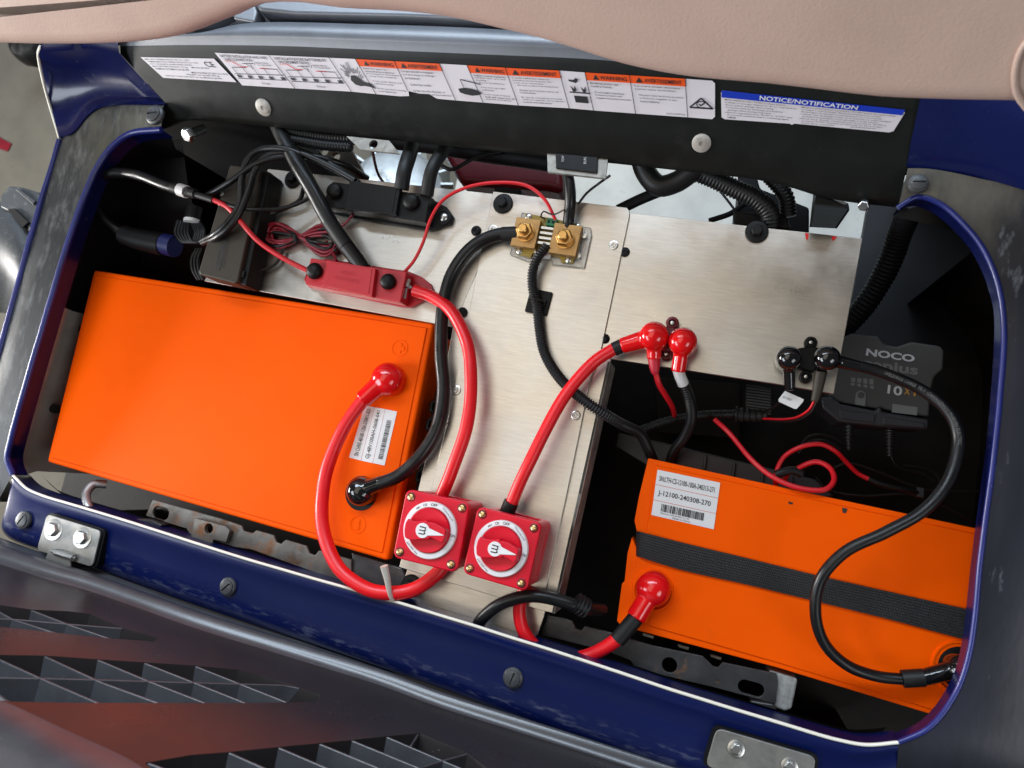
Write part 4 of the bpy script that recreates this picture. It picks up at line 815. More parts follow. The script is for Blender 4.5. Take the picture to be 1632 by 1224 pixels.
# ------------------------------------------------------------------ fuse holders
def fuse(nm, base, bodyp, cover, knobs, m, label, hs, ear_screw=None, lines=None):
    t = thing(nm, P(*base[0], .0), label, 'fuse holder', 'strip fuse holders'); z1, z2 = hs
    w = PL(base, .006); mk('base', prism(w, downby(w, .0055)), m, t, bevel=.001)
    w = PL(bodyp, z1); lo = [Vector((p.x, p.y, .006)) for p in w]; bd = mk('body', prism(w, lo), m, t, bevel=.0012)
    w = PL(cover, z2); mk('cover', prism(w, downby(w, z2 - z1 + .002)), m, t, bevel=.0012)
    c = sum(w, Vector()) / 4; w2_ = [c + (p - c) * .86 + Vector((0, 0, .0005)) for p in w]; mk('cover_panel', prism(w2_, downby(w2_, .001)), m, t, bevel=.0003, seg=1)
    for x, y, dd in knobs:
        s = mpp(x, y, z1); F = axis_frame(P(x, y, z1), Vector((0, 0, 1))); r = dd * s / 2
        mk('knob', lathe(F, [(r * .95, 0), (r, .003), (r * .93, .0055), (r * .7, .0078), (r * .35, .0088), (.0001, .0090)], 16), 'black_plastic', t)
    if lines:
        q = quadmap(*[p + Vector((0, 0, .0008)) for p in (w2_[3], w2_[2], w2_[1], w2_[0])]); mk('embossed_text', join(text(lines[0], q, .3, .62, .58, .74), text(lines[1], q, .18, .75, .32, .48)), 'red_dull', t, smooth=False)
    if ear_screw:
        x, y = ear_screw; s = mpp(x, y, .006); F = axis_frame(P(x, y, .006), Vector((0, 0, 1))); mk('screw', lathe(F, [(6.5 * s, 0), (6.5 * s, .001), (4 * s, .0026), (.0001, .003)], 18), 'zinc', t)
        mk('screw_well', lathe(F, [(12 * s, 0), (12 * s, .0012), (8.5 * s, .0014), (8 * s, .0002)], 22), m, t)
    return t
rf = fuse('fuse_holder', [(494, 420), (520, 412), (650, 432), (672, 441), (686, 452), (690, 462), (684, 474), (655, 489), (640, 489), (492, 458), (484, 446)], [(495, 411), (648, 433), (638, 482), (486, 453)], [(521, 414), (599, 427), (593, 473), (513, 455)],
          [(503, 433, 24), (620, 450, 24)], 'red_fuse', 'red plastic fuse holder with two black knobs on the left plate', (.026, .032), None, ('MEGA FUSE', 'FUSE BLOCK'))
mk('stud_clamp', join(tube(PL([(652, 446, .020), (650, 456, .022), (655, 458, .020)], 0), .0025, 8), tube(PL([(648, 460, .02), (645, 476, .02)], 0), .0022, 8)), 'zinc', rf)
bf = fuse('fuse_holder', [(516, 318), (530, 292), (690, 318), (712, 330), (722, 344), (718, 356), (700, 362), (686, 367), (545, 345), (522, 338)], [(529, 289), (686, 311), (678, 354), (518, 329)], [(557, 287), (638, 299), (631, 342), (548, 333)],
          [(535, 306, 24), (657, 323, 26)], 'black_plastic', 'black plastic fuse holder behind the red one on the left plate', (.026, .032), (707, 346))

# ------------------------------------------------------------------ controller box at the left end
cb = thing('converter_box', P(360, 380, .0), 'dark brown converter box lying across the left plate end under black wires', 'converter')
w = PL([(366, 262), (414, 270), (411, 300), (379, 449), (374, 452), (318, 438), (316, 432)], .036); lo = [Vector((p.x, p.y, .002)) for p in w]
mk('case', prism(w, lo), 'brown_black', cb, bevel=.003, seg=3)
w = PL([(414, 268), (430, 274), (392, 456), (380, 452)], .030); mk('end_rail', prism(w, [Vector((p.x, p.y, .001)) for p in w]), 'black_plastic', cb, bevel=.002)
q = quadmap(*PL([(349, 431), (363, 370), (354.5, 369), (341, 429)], .0365)); q2 = quadmap(*PL([(356, 427), (366, 380), (360.5, 379), (350.5, 425)], .0365))
mk('logo', join(text('LECTRON', q, bold=.02), text('CONVERTER', q2)), 'print_black', cb, smooth=False)
mk('socket', box(frame((386, 437), (396, 439), .031), -.004, .004, -.004, .004, -.004, .002), 'dark', cb, bevel=.0008)
w = PL([(402, 318), (414, 305), (424, 312), (426, 330), (414, 350), (402, 346)], .022); mk('mount_tab', prism(w, downby(w, .003)), 'brown_black', cb, bevel=.0008)
screw(cb, 354, 309, .0362, 6, 'rivet'); screw(cb, 350, 325, .0362, 5, 'rivet')

# ------------------------------------------------------------------ shunt
sh = thing('current_shunt', P(880, 385, .003), 'brass current shunt with two gold nuts on the centre plate', 'shunt')
F = frame((874, 380), (938, 389), .006); k = mpp(874, 380, .006)
mk('acrylic_base', poly(F, [(x * k, y * k) for x, y in ((-52, 36), (-24, 33), (-24, 29), (62, 26), (66, 14), (66, -38), (14, -40), (14, -34), (-16, -36), (-18, -42), (-56, -34))], -.003, .0005), 'acrylic', sh, bevel=.0006, seg=1)
mk('circuit_board', poly(F, [(x * k, y * k) for x, y in ((-44, 34), (44, 28), (48, 20), (48, -34), (30, -36), (26, -28), (-18, -28), (-20, -36), (-46, -32))], .001, .003), 'pcb', sh, bevel=.0003, seg=1)
for nm, x, y, w_, h_ in (('block', -33, -1, 40, 46), ('block', 31, -3, 44, 48)):
    b = mk('terminal_block', box(F, (x - w_ / 2) * k, (x + w_ / 2) * k, (y - h_ / 2) * k, (y + h_ / 2) * k, .003, .012), 'brass_block', sh, bevel=.0008)
    f2 = F @ Matrix.Translation((x * k, y * k, .012))
    mk('washer', lathe(f2, [(15 * k, 0), (15 * k, .0015), (13 * k, .0018)], 28), 'brass', b); mk('nut', hexa(f2, 14.5 * k, .0016, .0085), 'brass', b, bevel=.0006)
    mk('stud', lathe(f2, [(7.5 * k, .006), (7.5 * k, .014), (6 * k, .0150)], 20), 'brass', b)
for i in range(4): mk('resistor_bar', box(F, -12 * k, 10 * k, (12 - i * 8 - 2.2) * k, (12 - i * 8 + 2.2) * k, .005, .009), 'zinc', sh, bevel=.0004, seg=1)
mk('green_socket', box(F, -5 * k, 11 * k, 16 * k, 28 * k, .003, .010), 'green', sh, bevel=.0005)
for x in (-1, 6): mk('pin_hole', box(F, (x - 2) * k, (x + 2) * k, 20 * k, 24 * k, .0095, .0103), 'dark', sh)
mk('paper_label', poly(F, [(x * k, y * k) for x, y in ((-16, -24), (10, -22), (12, -33), (-14, -36))], .003, .0036), 'sticker', sh)
mk('label_print', text('300A', quadmap(*[F @ Vector((x * k, y * k, .0040)) for x, y in ((-8, -30), (6, -29), (6, -24), (-8, -25))]), bold=.02), 'print_red', sh, smooth=False)
for x, y in ((-40, -28), (40, -30), (42, 24), (-38, 29)): mk('screw', lathe(F @ Matrix.Translation((x * k, y * k, .003)), [(5 * k, 0), (5 * k, .0008), (3 * k, .0018), (.0001, .002)], 16), 'zinc', sh)
for x, y in ((56, 10), (54, -22)): mk('standoff', lathe(F @ Matrix.Translation((x * k, y * k, .0)), [(4 * k, 0), (4 * k, .005), (.0001, .0052)], 14), 'zinc', sh)

# ------------------------------------------------------------------ stud posts with boots
def studpost(nm, screws, holes, m, label):
    t = thing(nm, P(*holes[0], .0006), label, 'stud post', 'insulated stud posts')
    for x, y in screws:
        s = mpp(x, y, .004); F = axis_frame(P(x, y, .001), Vector((0, 0, 1)))
        e = mk('ear', lathe(F, [(10.5 * s, 0), (10.5 * s, .007), (9 * s, .0085), (6 * s, .0088), (5.8 * s, .005)], 26), m, t); mk('screw', lathe(F, [(5.6 * s, .004), (5.6 * s, .0058), (3 * s, .0075), (.0001, .0078)], 16), 'zinc', e)
    a, b = PL(holes, .0); c = (a + b) / 2; d = (b - a).normalized(); n = Vector((-d.y, d.x, 0)); s = mpp(*holes[0], 0)
    pts = [a - n * 16 * s, c - n * 22 * s, b - n * 16 * s, b + n * 16 * s, c + n * 22 * s, a + n * 16 * s]
    mk('base', prism([p + Vector((0, 0, .012)) for p in pts], [p + Vector((0, 0, .0008)) for p in pts]), m, t, bevel=.0025)
    return t
r1 = studpost('stud_post', [(1072, 517), (1062, 566)], [(1046, 540), (1087, 548)], 'red_dark', 'red stud post with two glossy red caps on the right plate')
boot(r1, (1042, 535), .010, 45, .030, [(991, 551, .020, 30, 25), (1042, 572, .018, 24, 22)], 'red_boot')
boot(r1, (1088, 544), .010, 44, .030, [(1081, 592, .016, 24, 23)], 'red_boot')
mk('crimp_sleeve', tube(PL([(1042, 568, .018), (1043, 584, .017), (1044, 592, .016), (1045, 596, .015)], 0), 10.5 * mpp(1043, 580, .02), 16, r2=5 * mpp(1043, 580, .02)), 'red_dull', r1)
k1 = studpost('stud_post', [(1291, 548), (1283, 602)], [(1266, 573), (1316, 577)], 'black_plastic', 'black stud post with two glossy black caps at the right plate corner')
boot(k1, (1257, 571), .010, 39, .030, [(1259, 621, .012, 20, 17)], 'black_boot')
boot(k1, (1318, 571), .010, 41, .030, [(1374, 585, .022, 22, 18)], 'black_boot')
mk('crimp_sleeve', tube(PL([(1308, 592, .018), (1303, 622, .014), (1300, 634, .012), (1298, 640, .012)], 0), 11 * mpp(1303, 620, .02), 16, r2=6 * mpp(1303, 620, .02)), 'brown_black', k1)

# ------------------------------------------------------------------ charger deep at the right
ch = thing('battery_charger', P(1410, 600, -.16), 'dark grey battery charger lying deep beside the right plate corner', 'charger')
CZ = -.10
w = PL([(1357, 531), (1401, 535), (1404, 541), (1412, 549), (1430, 552), (1446, 547), (1452, 544), (1500, 551), (1506, 559), (1504, 589), (1490, 600), (1484, 625), (1482, 664), (1330, 640), (1312, 618), (1330, 545)], CZ); mk('case', prism(w, downby(w, .045)), 'charger', ch, bevel=.003, seg=3)
w = PL([(1308, 634), (1326, 630), (1340, 643), (1396, 654), (1402, 645), (1408, 656), (1482, 668), (1480, 684), (1402, 680), (1336, 672), (1310, 650)], CZ + .004); mk('bumper', prism(w, downby(w, .05)), 'charger_bumper', ch, bevel=.003, seg=3)
for q_ in ([(1337, 652), (1396, 661), (1394, 674), (1338, 667)], [(1408, 664), (1474, 674), (1474, 682), (1406, 677)]):
    w = PL(q_, CZ + .0055); mk('bumper_pad', prism(w, downby(w, .004)), 'charger_bumper', ch, bevel=.0012)
zc = CZ + .0006
mk('logo', text('NOCO', Q((1379.5, 566.5), (1457, 577.5), (1458.5, 566), (1381.5, 555), zc), bold=.035), 'print_grey', ch, smooth=False)
mk('logo', text('genius', Q((1373, 590), (1462, 603), (1464, 583), (1374, 570), zc), bold=.03), 'print_dim', ch, smooth=False)
mk('rating_text', text('10', Q((1414, 627), (1437, 631.5), (1438.5, 616.5), (1415.5, 613), zc), bold=.02), 'print_grey', ch, smooth=False)
mk('rating_text', join(text('X', Q((1441, 628), (1450, 629.5), (1451, 619.5), (1442, 618), zc), bold=.02), text('1', Q((1456, 631), (1459, 631.5), (1459.5, 624.5), (1456.5, 624), zc), bold=.02)), 'print_gold', ch, smooth=False)
for i in range(4):
    x = 1360 + i * 9.6; mk('charge_light', flat(PL([(x - 3.2, 604.5 + i * 1.2 - 3 - i * .5), (x + 3.4, 605.5 + i * 1.2 - 3 - i * .5), (x + 3, 609 + i * 1.4), (x - 3.6, 608 + i * 1.4)], zc)), 'print_dim', ch)
    x = 1359 + i * 10.2; mk('charge_light', flat(PL([(x - 3, 612 + i * 1.6 - 2.5), (x + 3, 613 + i * 1.6 - 2.5), (x + 2.8, 617.5 + i * 1.6 - 2.5), (x - 3.2, 616.5 + i * 1.6 - 2.5)], zc)), 'print_dim', ch)
F = frame((1372, 630), (1400, 634), zc); s = mpp(1372, 630, zc)
mk('mode_button', poly(F, [(x * s, y * s) for x, y in [(8 * math.cos(a), 8 * math.sin(a)) for a in [math.pi * i / 10 for i in range(11)]] + [(-8, -17), (9, -18)]], -.0005, .0006), 'print_dim', ch); mk('button_cap', lathe(F, [(5.5 * s, .0006), (5.5 * s, .0014), (.0001, .0016)], 20), 'charger', ch)
mk('info_plate', flat(PL([(1422.5, 643.5), (1462.5, 649), (1461.5, 662), (1421, 657)], zc)), 'print_dim', ch)
for x, y in ((1354, 683), (1419, 694)):
    z_ = CZ - .02; mk('strain_relief', tube(PL([(x, y - 8, z_), (x - 1, y + 14, z_), (x - 1, y + 34, z_)], 0), 9 * s, 14, ribs=(6 * s, .35), r2=4.5 * s), 'charger_bumper', ch)
# tray edge behind the right battery
ty = mk('battery_tray', slab([(985, 690), (1060, 706), (1300, 764), (1330, 790), (1290, 800), (1030, 742), (980, 712)], -.115, -.13), 'charger_bumper', label='black plastic tray edge in the dark behind the strapped battery', cat='tray', bevel=.002)
for i in range(6):
    x = 1030 + i * 46; y = 704 + i * 10.6; mk('tray_rib', slab([(x, y), (x + 5, y + 1), (x + 2, y + 26), (x - 3, y + 25)], -.108, -.118), 'charger_bumper', ty, bevel=.001)
mk('bay_panel', slab([(1040, 600), (1180, 612), (1180, 700), (1050, 690)], -.20, -.21), 'tub', label='dark brown bay panel deep below the red caps', cat='panel', bevel=.002)
# lower box behind the tag
cbx = mk('control_module', slab([(1188, 612), (1232, 620), (1230, 664), (1186, 654)], -.06, -.12), 'black_plastic', label='small black ribbed module standing below the right plate edge', cat='module', bevel=.002)
for i in range(9): mk('fin', slab([(1190, 617 + i * 4.6), (1228, 622 + i * 4.6), (1228, 624 + i * 4.6), (1190, 619 + i * 4.6)], -.0585, -.061), 'charger_bumper', cbx)

# ------------------------------------------------------------------ heavy cables
cable('battery_cable', [(580, 635, .012), (556, 668, .014), (530, 720, .016), (514, 790, .018), (517, 850, .022), (542, 908, .026), (592, 941, .026), (650, 942, .020), (695, 915, .016), (716, 890, .012)], 20, 'red_cable', 'thick red cable looping from the left battery under the left switch')
cable('battery_cable', [(660, 463, .016), (690, 474, .016), (720, 497, .020), (742, 540, .026), (751, 600, .030), (744, 680, .032), (722, 745, .030), (704, 790, .026)], 20, 'red_cable', 'thick red cable from the red fuse holder down to the left switch')
cable('battery_cable', [(980, 556, .020), (945, 578, .024), (905, 625, .030), (868, 690, .036), (838, 750, .036), (814, 805, .030)], 20, 'red_cable', 'thick red cable from the red stud post down to the right switch')
mk('shrink_band', tube(PL([(993, 550, .020), (978, 557, .020)], 0), .0074), 'black_shrink', label='short black shrink sleeve on the red cable beside the red caps', cat='shrink sleeve', group='black shrink sleeves on red cables')
mk('shrink_band', tube(PL([(815, 800, .031), (806, 822, .028)], 0), .0078), 'black_shrink', label='short black shrink sleeve where the red cable enters the right switch', cat='shrink sleeve', group='black shrink sleeves on red cables')
cable('battery_cable', [(838, 935, .012), (828, 965, .008), (832, 1000, .004), (852, 1030, .000), (890, 1052, -.008), (935, 1047, -.010), (970, 1028, -.008), (1000, 1002, -.008)], 21, 'red_cable', 'thick red cable looping under the white trim from right switch to strapped battery')
mk('shrink_band', tube(PL([(1014, 984, -.008), (984, 1020, -.008)], 0), .0082), 'black_shrink', label='black shrink sleeve on the red cable below the strapped battery cap', cat='shrink sleeve', group='black shrink sleeves on red cables')
cable('negative_cable', [(826, 373, .012), (790, 375, .013), (752, 394, .014), (722, 432, .014), (706, 490, .014), (702, 560, .014), (706, 620, .014), (697, 680, .014), (668, 730, .016), (634, 759, .014), (606, 770, .014)], 20, 'black_cable', 'thick black cable curving from the shunt to the left battery')
mk('shrink_band', tube(PL([(826, 373, .012), (800, 374, .013)], 0), .0086), 'black_shrink', label='black shrink sleeve on the cable end left of the shunt', cat='shrink sleeve')
long_cable = cable('negative_cable', [(1440, 1082, -.008), (1400, 1078, -.006), (1352, 1062, .000), (1315, 1028, .010), (1299, 980, .020), (1306, 925, .028), (1345, 880, .034), (1412, 848, .036), (1470, 815, .034), (1512, 765, .030), (1528, 705, .026), (1520, 672, .025), (1501, 646, .024), (1468, 621, .022), (1427, 602, .022), (1385, 587, .022), (1350, 580, .022)], 21, 'black_cable', 'long black cable looping over the strapped battery to the black stud post')
mk('shrink_band', tube(PL([(1472, 1080, -.008), (1438, 1082, -.008)], 0), .0079), 'black_shrink', label='black shrink sleeve where the long cable meets the strapped battery', cat='shrink sleeve')
cable('power_cable', [(430, 176, .020), (452, 222, .034), (490, 290, .042), (535, 368, .034), (580, 430, .022)], 22, 'black_cable', 'thick straight black cable running from the rear panel to the red fuse holder')
mk('shrink_band', tube(PL([(524, 352, .038), (552, 392, .031)], 0), .0088), 'black_shrink', label='black sleeve on the straight cable just above the red fuse holder', cat='shrink sleeve')
cable('power_cable', [(900, 262, .028), (907, 290, .030), (909, 320, .026), (906, 352, .014), (905, 366, .012)], 18, 'black_cable', 'flat black cable dropping from the rocker switch bracket to the shunt')
cable('power_cable', [(758, 1004, .0), (770, 985, .010), (800, 962, .018), (845, 950, .020), (890, 957, .014), (930, 968, .004), (960, 972, -.02)], 20, 'black_cable', 'black cable arching below the right switch over the bracket')
mk('grommet', tube(PL([(918, 960, .008), (934, 970, .003)], 0), .0105, ribs=(.004, .12)), 'conduit', label='ribbed black grommet on the arching cable below the right switch', cat='grommet')
def text_on_tube(s_, pts, r, u0, u1, phi, hw):
    path = crom(pts, .003); path = resample(path, 200); g = textgeo(s_, .0, 1); v = []
    for x, y in g[0]:
        q = (u0 + (u1 - u0) * x) * 199; i = min(int(q), 198); p = path[i].lerp(path[i + 1], q - i); t = (path[min(i + 3, 199)] - path[max(i - 2, 0)]).normalized(); sd = Vector((0, 0, 1)).cross(t).normalized(); upv = t.cross(sd)
        a = phi + (y - .5) * hw; v.append(p + (sd * math.sin(a) + upv * math.cos(a)) * (r * 1.012))
    return (v, g[1], None)
_lp = PL([(1512, 765, .030), (1528, 705, .026), (1520, 672, .025), (1501, 646, .024), (1468, 621, .022), (1427, 602, .022), (1385, 587, .022), (1350, 580, .022)])
mk('cable_print', text_on_tube('WELDING CABLE  TE-1  CHANGZHOU MARVIN ELECTRIC', list(reversed(_lp)), 10.5 * mpp(1345, 880, .034), .20, .80, -.1, .55), 'print_dim', long_cable, smooth=False)
# conduits
cable('split_conduit', [(872, 392, .016), (858, 408, .018), (849, 432, .016), (849, 458, .013), (856, 488, .011), (860, 525, .011), (868, 562, .013), (892, 602, .018), (938, 643, .026), (985, 672, .010), (1020, 692, -.03), (1036, 722, -.06), (1054, 765, -.12)], 17, 'conduit', 'corrugated black conduit from the shunt down the centre plate', 'conduit', ribs=4.2)
cable('split_conduit', [(1090, 610, .004), (1100, 640, -.01), (1101, 668, -.03), (1090, 695, -.06), (1072, 724, -.09), (1066, 770, -.12)], 17, 'conduit', 'corrugated black conduit dropping from the right red cap', 'conduit', ribs=4.2)
cable('split_conduit', [(1010, 690, -.06), (1060, 672, -.06), (1120, 662, -.06), (1180, 660, -.058)], 15, 'conduit', 'corrugated conduit running level in the dark below the right plate', 'conduit', ribs=4.2)
mk('tape_wrap', tube(PL([(1172, 660, -.058), (1196, 662, -.058), (1222, 662, -.058)], 0), .0085, ribs=(.006, .18), r2=.006), 'black_shrink', label='lumpy black tape wrap at the end of the level conduit', cat='tape wrap')
mk('cap_sleeve', tube(PL([(1080, 588, .014), (1084, 600, .010), (1089, 612, .004)], 0), .0058), 'sticker', label='white paper sleeve below the right red cap', cat='sleeve')
mt = thing('cable_mount', P(857, 483, .003), 'square black adhesive cable mount under the conduit on the centre plate', 'cable mount')
F = frame((859, 482), (879, 486), .0035); s = mpp(859, 482, .0035); mk('pad', poly(F, rrect(36 * s, 38 * s, 2 * s), 0, .0025), 'black_plastic', mt, bevel=.0006)
mk('saddle', join(box(F, -13 * s, 13 * s, -5 * s, 5 * s, .0022, .005)), 'black_plastic', mt, bevel=.0006); mk('zip_tie', tube([F @ Vector((math.cos(a) * 11 * s - 2 * s, 0, .009 + math.sin(a) * 10 * s)) for a in [math.radians(q) for q in range(-30, 211, 20)]], .0012, 8), 'black_shrink', mt)

# ------------------------------------------------------------------ thin wires
cable('signal_wire', [(338, 318, .048), (362, 330, .046), (385, 355, .044), (412, 385, .036), (445, 408, .028), (492, 432, .018)], 7, 'red_wire', 'red wire slanting over the converter box to the red fuse holder', 'wire')
cable('signal_wire', [(645, 433, .016), (660, 415, .018), (675, 385, .022), (686, 350, .028), (705, 320, .032), (740, 300, .034), (790, 291, .034), (840, 296, .030), (868, 318, .024), (886, 352, .014)], 5, 'red_wire', 'thin red wire arching from the red fuse holder to the shunt', 'wire')
cable('signal_wire', [(1045, 594, .014), (1050, 612, .008), (1062, 632, -.01), (1072, 650, -.035), (1076, 668, -.07)], 9, 'red_wire', 'short red wire dropping from the left red cap into the dark', 'wire')
cable('signal_wire', [(1298, 638, .010), (1290, 652, .004), (1272, 664, -.01), (1250, 668, -.03), (1215, 667, -.056)], 4, 'red_wire', 'thin red wire from the black stud post to the tape wrap', 'wire')
cable('signal_wire', [(1302, 640, .010), (1294, 655, .003), (1275, 668, -.011), (1250, 672, -.031), (1215, 669, -.057)], 3.5, 'black_cable', 'thin black wire beside the red one below the black stud post', 'wire')
cable('signal_wire', [(1138, 668, -.05), (1160, 688, -.05), (1200, 735, -.035), (1235, 762, -.028), (1275, 778, -.024), (1315, 780, -.024), (1329, 765, -.03), (1322, 745, -.04), (1300, 736, -.05), (1268, 748, -.06), (1255, 756, -.075), (1250, 770, -.10)], 9, 'red_wire', 'red wire running along the strapped battery rear edge and curling back', 'wire')
cable('signal_wire', [(1242, 790, -.09), (1236, 760, -.06), (1248, 730, -.055), (1275, 713, -.05), (1308, 708, -.05), (1330, 718, -.055), (1350, 738, -.07), (1368, 755, -.08), (1388, 765, -.08)], 8, 'red_wire', 'red wire arch behind the strapped battery below the charger', 'wire')
cable('lead_sleeve', [(1384, 763, -.08), (1404, 772, -.08), (1440, 780, -.085), (1466, 786, -.10)], 9, 'black_shrink', 'black sleeve on the red wire below the charger', 'sleeve')
cable('lead_knot', [(1236, 757, -.055), (1250, 752, -.055), (1266, 750, -.058), (1278, 756, -.06)], 15, 'black_shrink', 'black tape knot on the red wires behind the strapped battery', 'tape wrap')
for i, (pts, d) in enumerate((([(1420, 725, -.12), (1425, 738, -.12), (1440, 748, -.12), (1470, 755, -.12), (1490, 768, -.12)], 4), ([(1330, 745, -.10), (1350, 738, -.10), (1400, 752, -.10), (1450, 772, -.10), (1478, 780, -.10), (1560, 783, -.10)], 4),
      ([(1300, 760, -.11), (1320, 780, -.11), (1370, 790, -.11), (1450, 788, -.11), (1490, 800, -.11), (1550, 830, -.11)], 4), ([(1275, 712, -.12), (1285, 698, -.12), (1305, 692, -.12), (1330, 698, -.12), (1342, 706, -.12)], 4), ([(1272, 722, -.12), (1290, 704, -.12), (1315, 702, -.12), (1340, 716, -.12)], 4), ([(1440, 742, -.12), (1470, 745, -.12), (1492, 756, -.12), (1498, 768, -.12)], 3))):
    cable('charger_lead', pts, d, 'black_cable', ['thin black lead leaving the charger right strain relief', 'thin black lead running level beneath the charger to the right rim', 'thin black lead sagging lowest behind the strapped battery', 'outer thin black loop left of the charger left strain relief', 'inner thin black loop left of the charger left strain relief', 'short thin black arc right of the charger right strain relief'][i], 'wire', 'thin black charger leads', n=10)
mk('connector_lock', slab([(1462, 776), (1474, 778), (1473, 794), (1461, 792)], -.095, -.105), 'charger_bumper', label='small black lead connector right of the lead tip', cat='connector', bevel=.001)
for q_ in ([(1335, 776), (1343, 771), (1340, 783)], [(1346, 769), (1354, 772), (1356, 781), (1350, 783)]): pass
tg = mk('paper_tag', slab([(1251, 623), (1281, 636.5), (1280, 640), (1270, 651.5), (1266, 651.5), (1241, 640), (1241, 636)], .004, .0032), 'sticker', label='white paper tag with faint print hanging below the left black cap', cat='tag')
mk('tag_print', text('B2 NEG', Q((1247, 634), (1260, 639), (1262, 636), (1249, 631), .0046)), 'print_dim', tg, smooth=False)
cable('tag_wire', [(1244, 640, .002), (1235, 648, -.02), (1218, 656, -.05)], 4, 'black_cable', 'thin black wire running from the paper tag to the tape wrap', 'wire')
# coiled red and black wire bundle
cw = thing('wire_bundle', P(487, 380, .001), 'coiled bundle of thin dark red wire tied in the middle', 'wire bundle')
rr = random.Random(11)
def coil(seed, n, c, A, B, ang, zb):
    rr = random.Random(seed); pts = []
    for i in range(n):
        ph = rr.uniform(-.06, .06); ja, jb = rr.uniform(.80, 1.05), .45 + .65 * i / max(n - 1, 1); ky = rr.uniform(-4, 4)
        for q in range(16):
            t = 2 * math.pi * q / 16; x = A * ja * math.cos(t); y = B * jb * math.sin(2 * t) * .9 + ky * math.cos(t * .5) + 2 * math.sin(t)
            ca, sa_ = math.cos(ang + ph), math.sin(ang + ph); pts.append((c[0] + x * ca - y * sa_, c[1] + x * sa_ + y * ca, zb + .004 * rr.random() + .003 * math.sin(t + i)))
    return pts
part_tube('red_strand', cw, coil(3, 9, (482, 379), 60, 22, .10, .006), 4.2, mat('wire_dark_red', (.25, .006, .018), .4), n=8)
part_tube('black_strand', cw, coil(8, 3, (482, 380), 57, 17, .10, .007), 4.2, 'black_cable', n=8)
part_tube('tie', cw, [(466, 372, .012), (470, 378, .015), (472, 386, .012)], 7, 'black_shrink', n=8)
part_tube('tail', cw, [(520, 385, .008), (528, 398, .010), (534, 410, .012), (537, 416, .016)], 4.5, mat('wire_dark_red2', (.25, .006, .018), .4), n=8)
cable('signal_wire', [(452, 398, .006), (440, 420, .006), (420, 430, .008), (394, 435, .016)], 4, 'black_cable', 'thin black and red lead from the converter box socket to the coil', 'wire')
cable('signal_wire', [(545, 360, .006), (556, 350, .010), (562, 342, .014)], 4, mat('wire_dark_red3', (.2, .006, .018), .4), 'short dark red lead between the coil and the black fuse holder', 'wire')
# black wires over the converter box
for pts, d, lb in (([(322, 385, .020), (345, 372, .042), (368, 348, .046), (383, 322, .046), (386, 285, .046), (394, 256, .048), (415, 239, .048), (455, 238, .046), (478, 246, .040)], 9, 'black wire rising over the converter box, leftmost of the loose wires'),
                   ([(324, 388, .020), (350, 376, .043), (374, 352, .047), (395, 310, .047), (408, 270, .046), (424, 250, .046), (470, 244, .040), (520, 262, .032), (566, 288, .024)], 9, 'black wire crossing the converter box toward the black fuse holder'),
                   ([(330, 312, .040), (370, 288, .046), (405, 264, .048), (440, 252, .044), (500, 250, .030), (552, 264, .006), (585, 284, -.03)], 9, 'black wire running along the rear edge of the left plate'),
                   ([(338, 316, .042), (375, 330, .046), (410, 334, .040), (450, 332, .028), (480, 322, .022), (498, 312, .020)], 6, 'thin black wire sagging from the converter box to the black fuse holder'),
                   ([(484, 300, .010), (478, 318, .012), (460, 330, .010), (440, 338, .008), (424, 344, .014)], 6, 'thin black wire curling below the hidden bolt on the left plate')):
    cable('loose_wire', pts, d, 'black_cable', lb, 'wire', 'loose black wires around the converter box')
cable('loose_wire', [(395, 436, .016), (372, 448, .010)], 4, 'black_cable', 'stub of black wire at the converter box foot', 'wire')
# lead with paper flag and blue collar connector
ld = thing('charge_lead', P(200, 330, .0), 'black looped lead with a white numbered flag and blue collared plug', 'lead')
part_tube('lead_loop', ld, [(204, 377, .000), (170, 352, .008), (150, 320, .018), (152, 294, .028), (178, 277, .036), (215, 278, .042), (250, 291, .046), (284, 302, .048)], 13, 'black_cable')
part_tube('sleeve', ld, [(300, 307, .048), (318, 312, .048), (340, 319, .048)], 9, 'black_shrink')
part_tube('sleeve_collar', ld, [(276, 299, .048), (284, 302, .048), (312, 309, .048)], 15, 'black_shrink', r2=13)
fl = part_tube('flag', ld, [(286, 302, .048), (298, 306, .048)], 17, 'sticker')
mk('flag_print', text('18', Q((289, 310), (297, 312), (299, 300), (291, 298), .058), bold=.01), 'print_black', fl, smooth=False)
part_tube('plug', ld, [(198, 374, .0), (215, 380, .0), (262, 390, .0)], 26, 'black_plastic', r2=30)
part_tube('blue_collar', ld, [(258, 388, .0), (279, 393, .0)], 29, 'blue_collar')
for i in range(5):
    cable('coiled_lead', [(284 + i * 4, 352 + i, .0), (280 + i * 5, 372, .004), (292 + i * 4, 386, .004), (306 + i * 4, 384, .002), (312 + i * 3, 372 - i * 2, .0), (300 + i * 4, 352, -.004)], 5, 'black_cable', ['leftmost loop', 'second loop', 'middle loop', 'fourth loop', 'innermost loop'][i] + ' of the thin black lead coil left of the converter box', 'lead', 'black lead coils left of the converter box', n=8)
for i in range(3):
    cable('coiled_lead', [(314 + i * 4, 396, -.01), (306 + i * 5, 412, -.01), (307 + i * 5, 430, -.012), (316 + i * 4, 446, -.016)], 5, 'black_cable', ['leftmost', 'middle', 'rightmost'][i] + ' black lead strand dropping beside the converter box foot', 'lead', 'black lead coils left of the converter box', n=8)
fc = mk('ferrite_sleeve', tube(PL([(310, 330, .0), (306, 352, .0)], 0), .010), 'black_plastic', label='short grey sleeve with white band left of the converter box', cat='sleeve'); mk('band', tube(PL([(306.4, 350, .0), (305.6, 355, .0)], 0), .0104), 'sticker', fc)
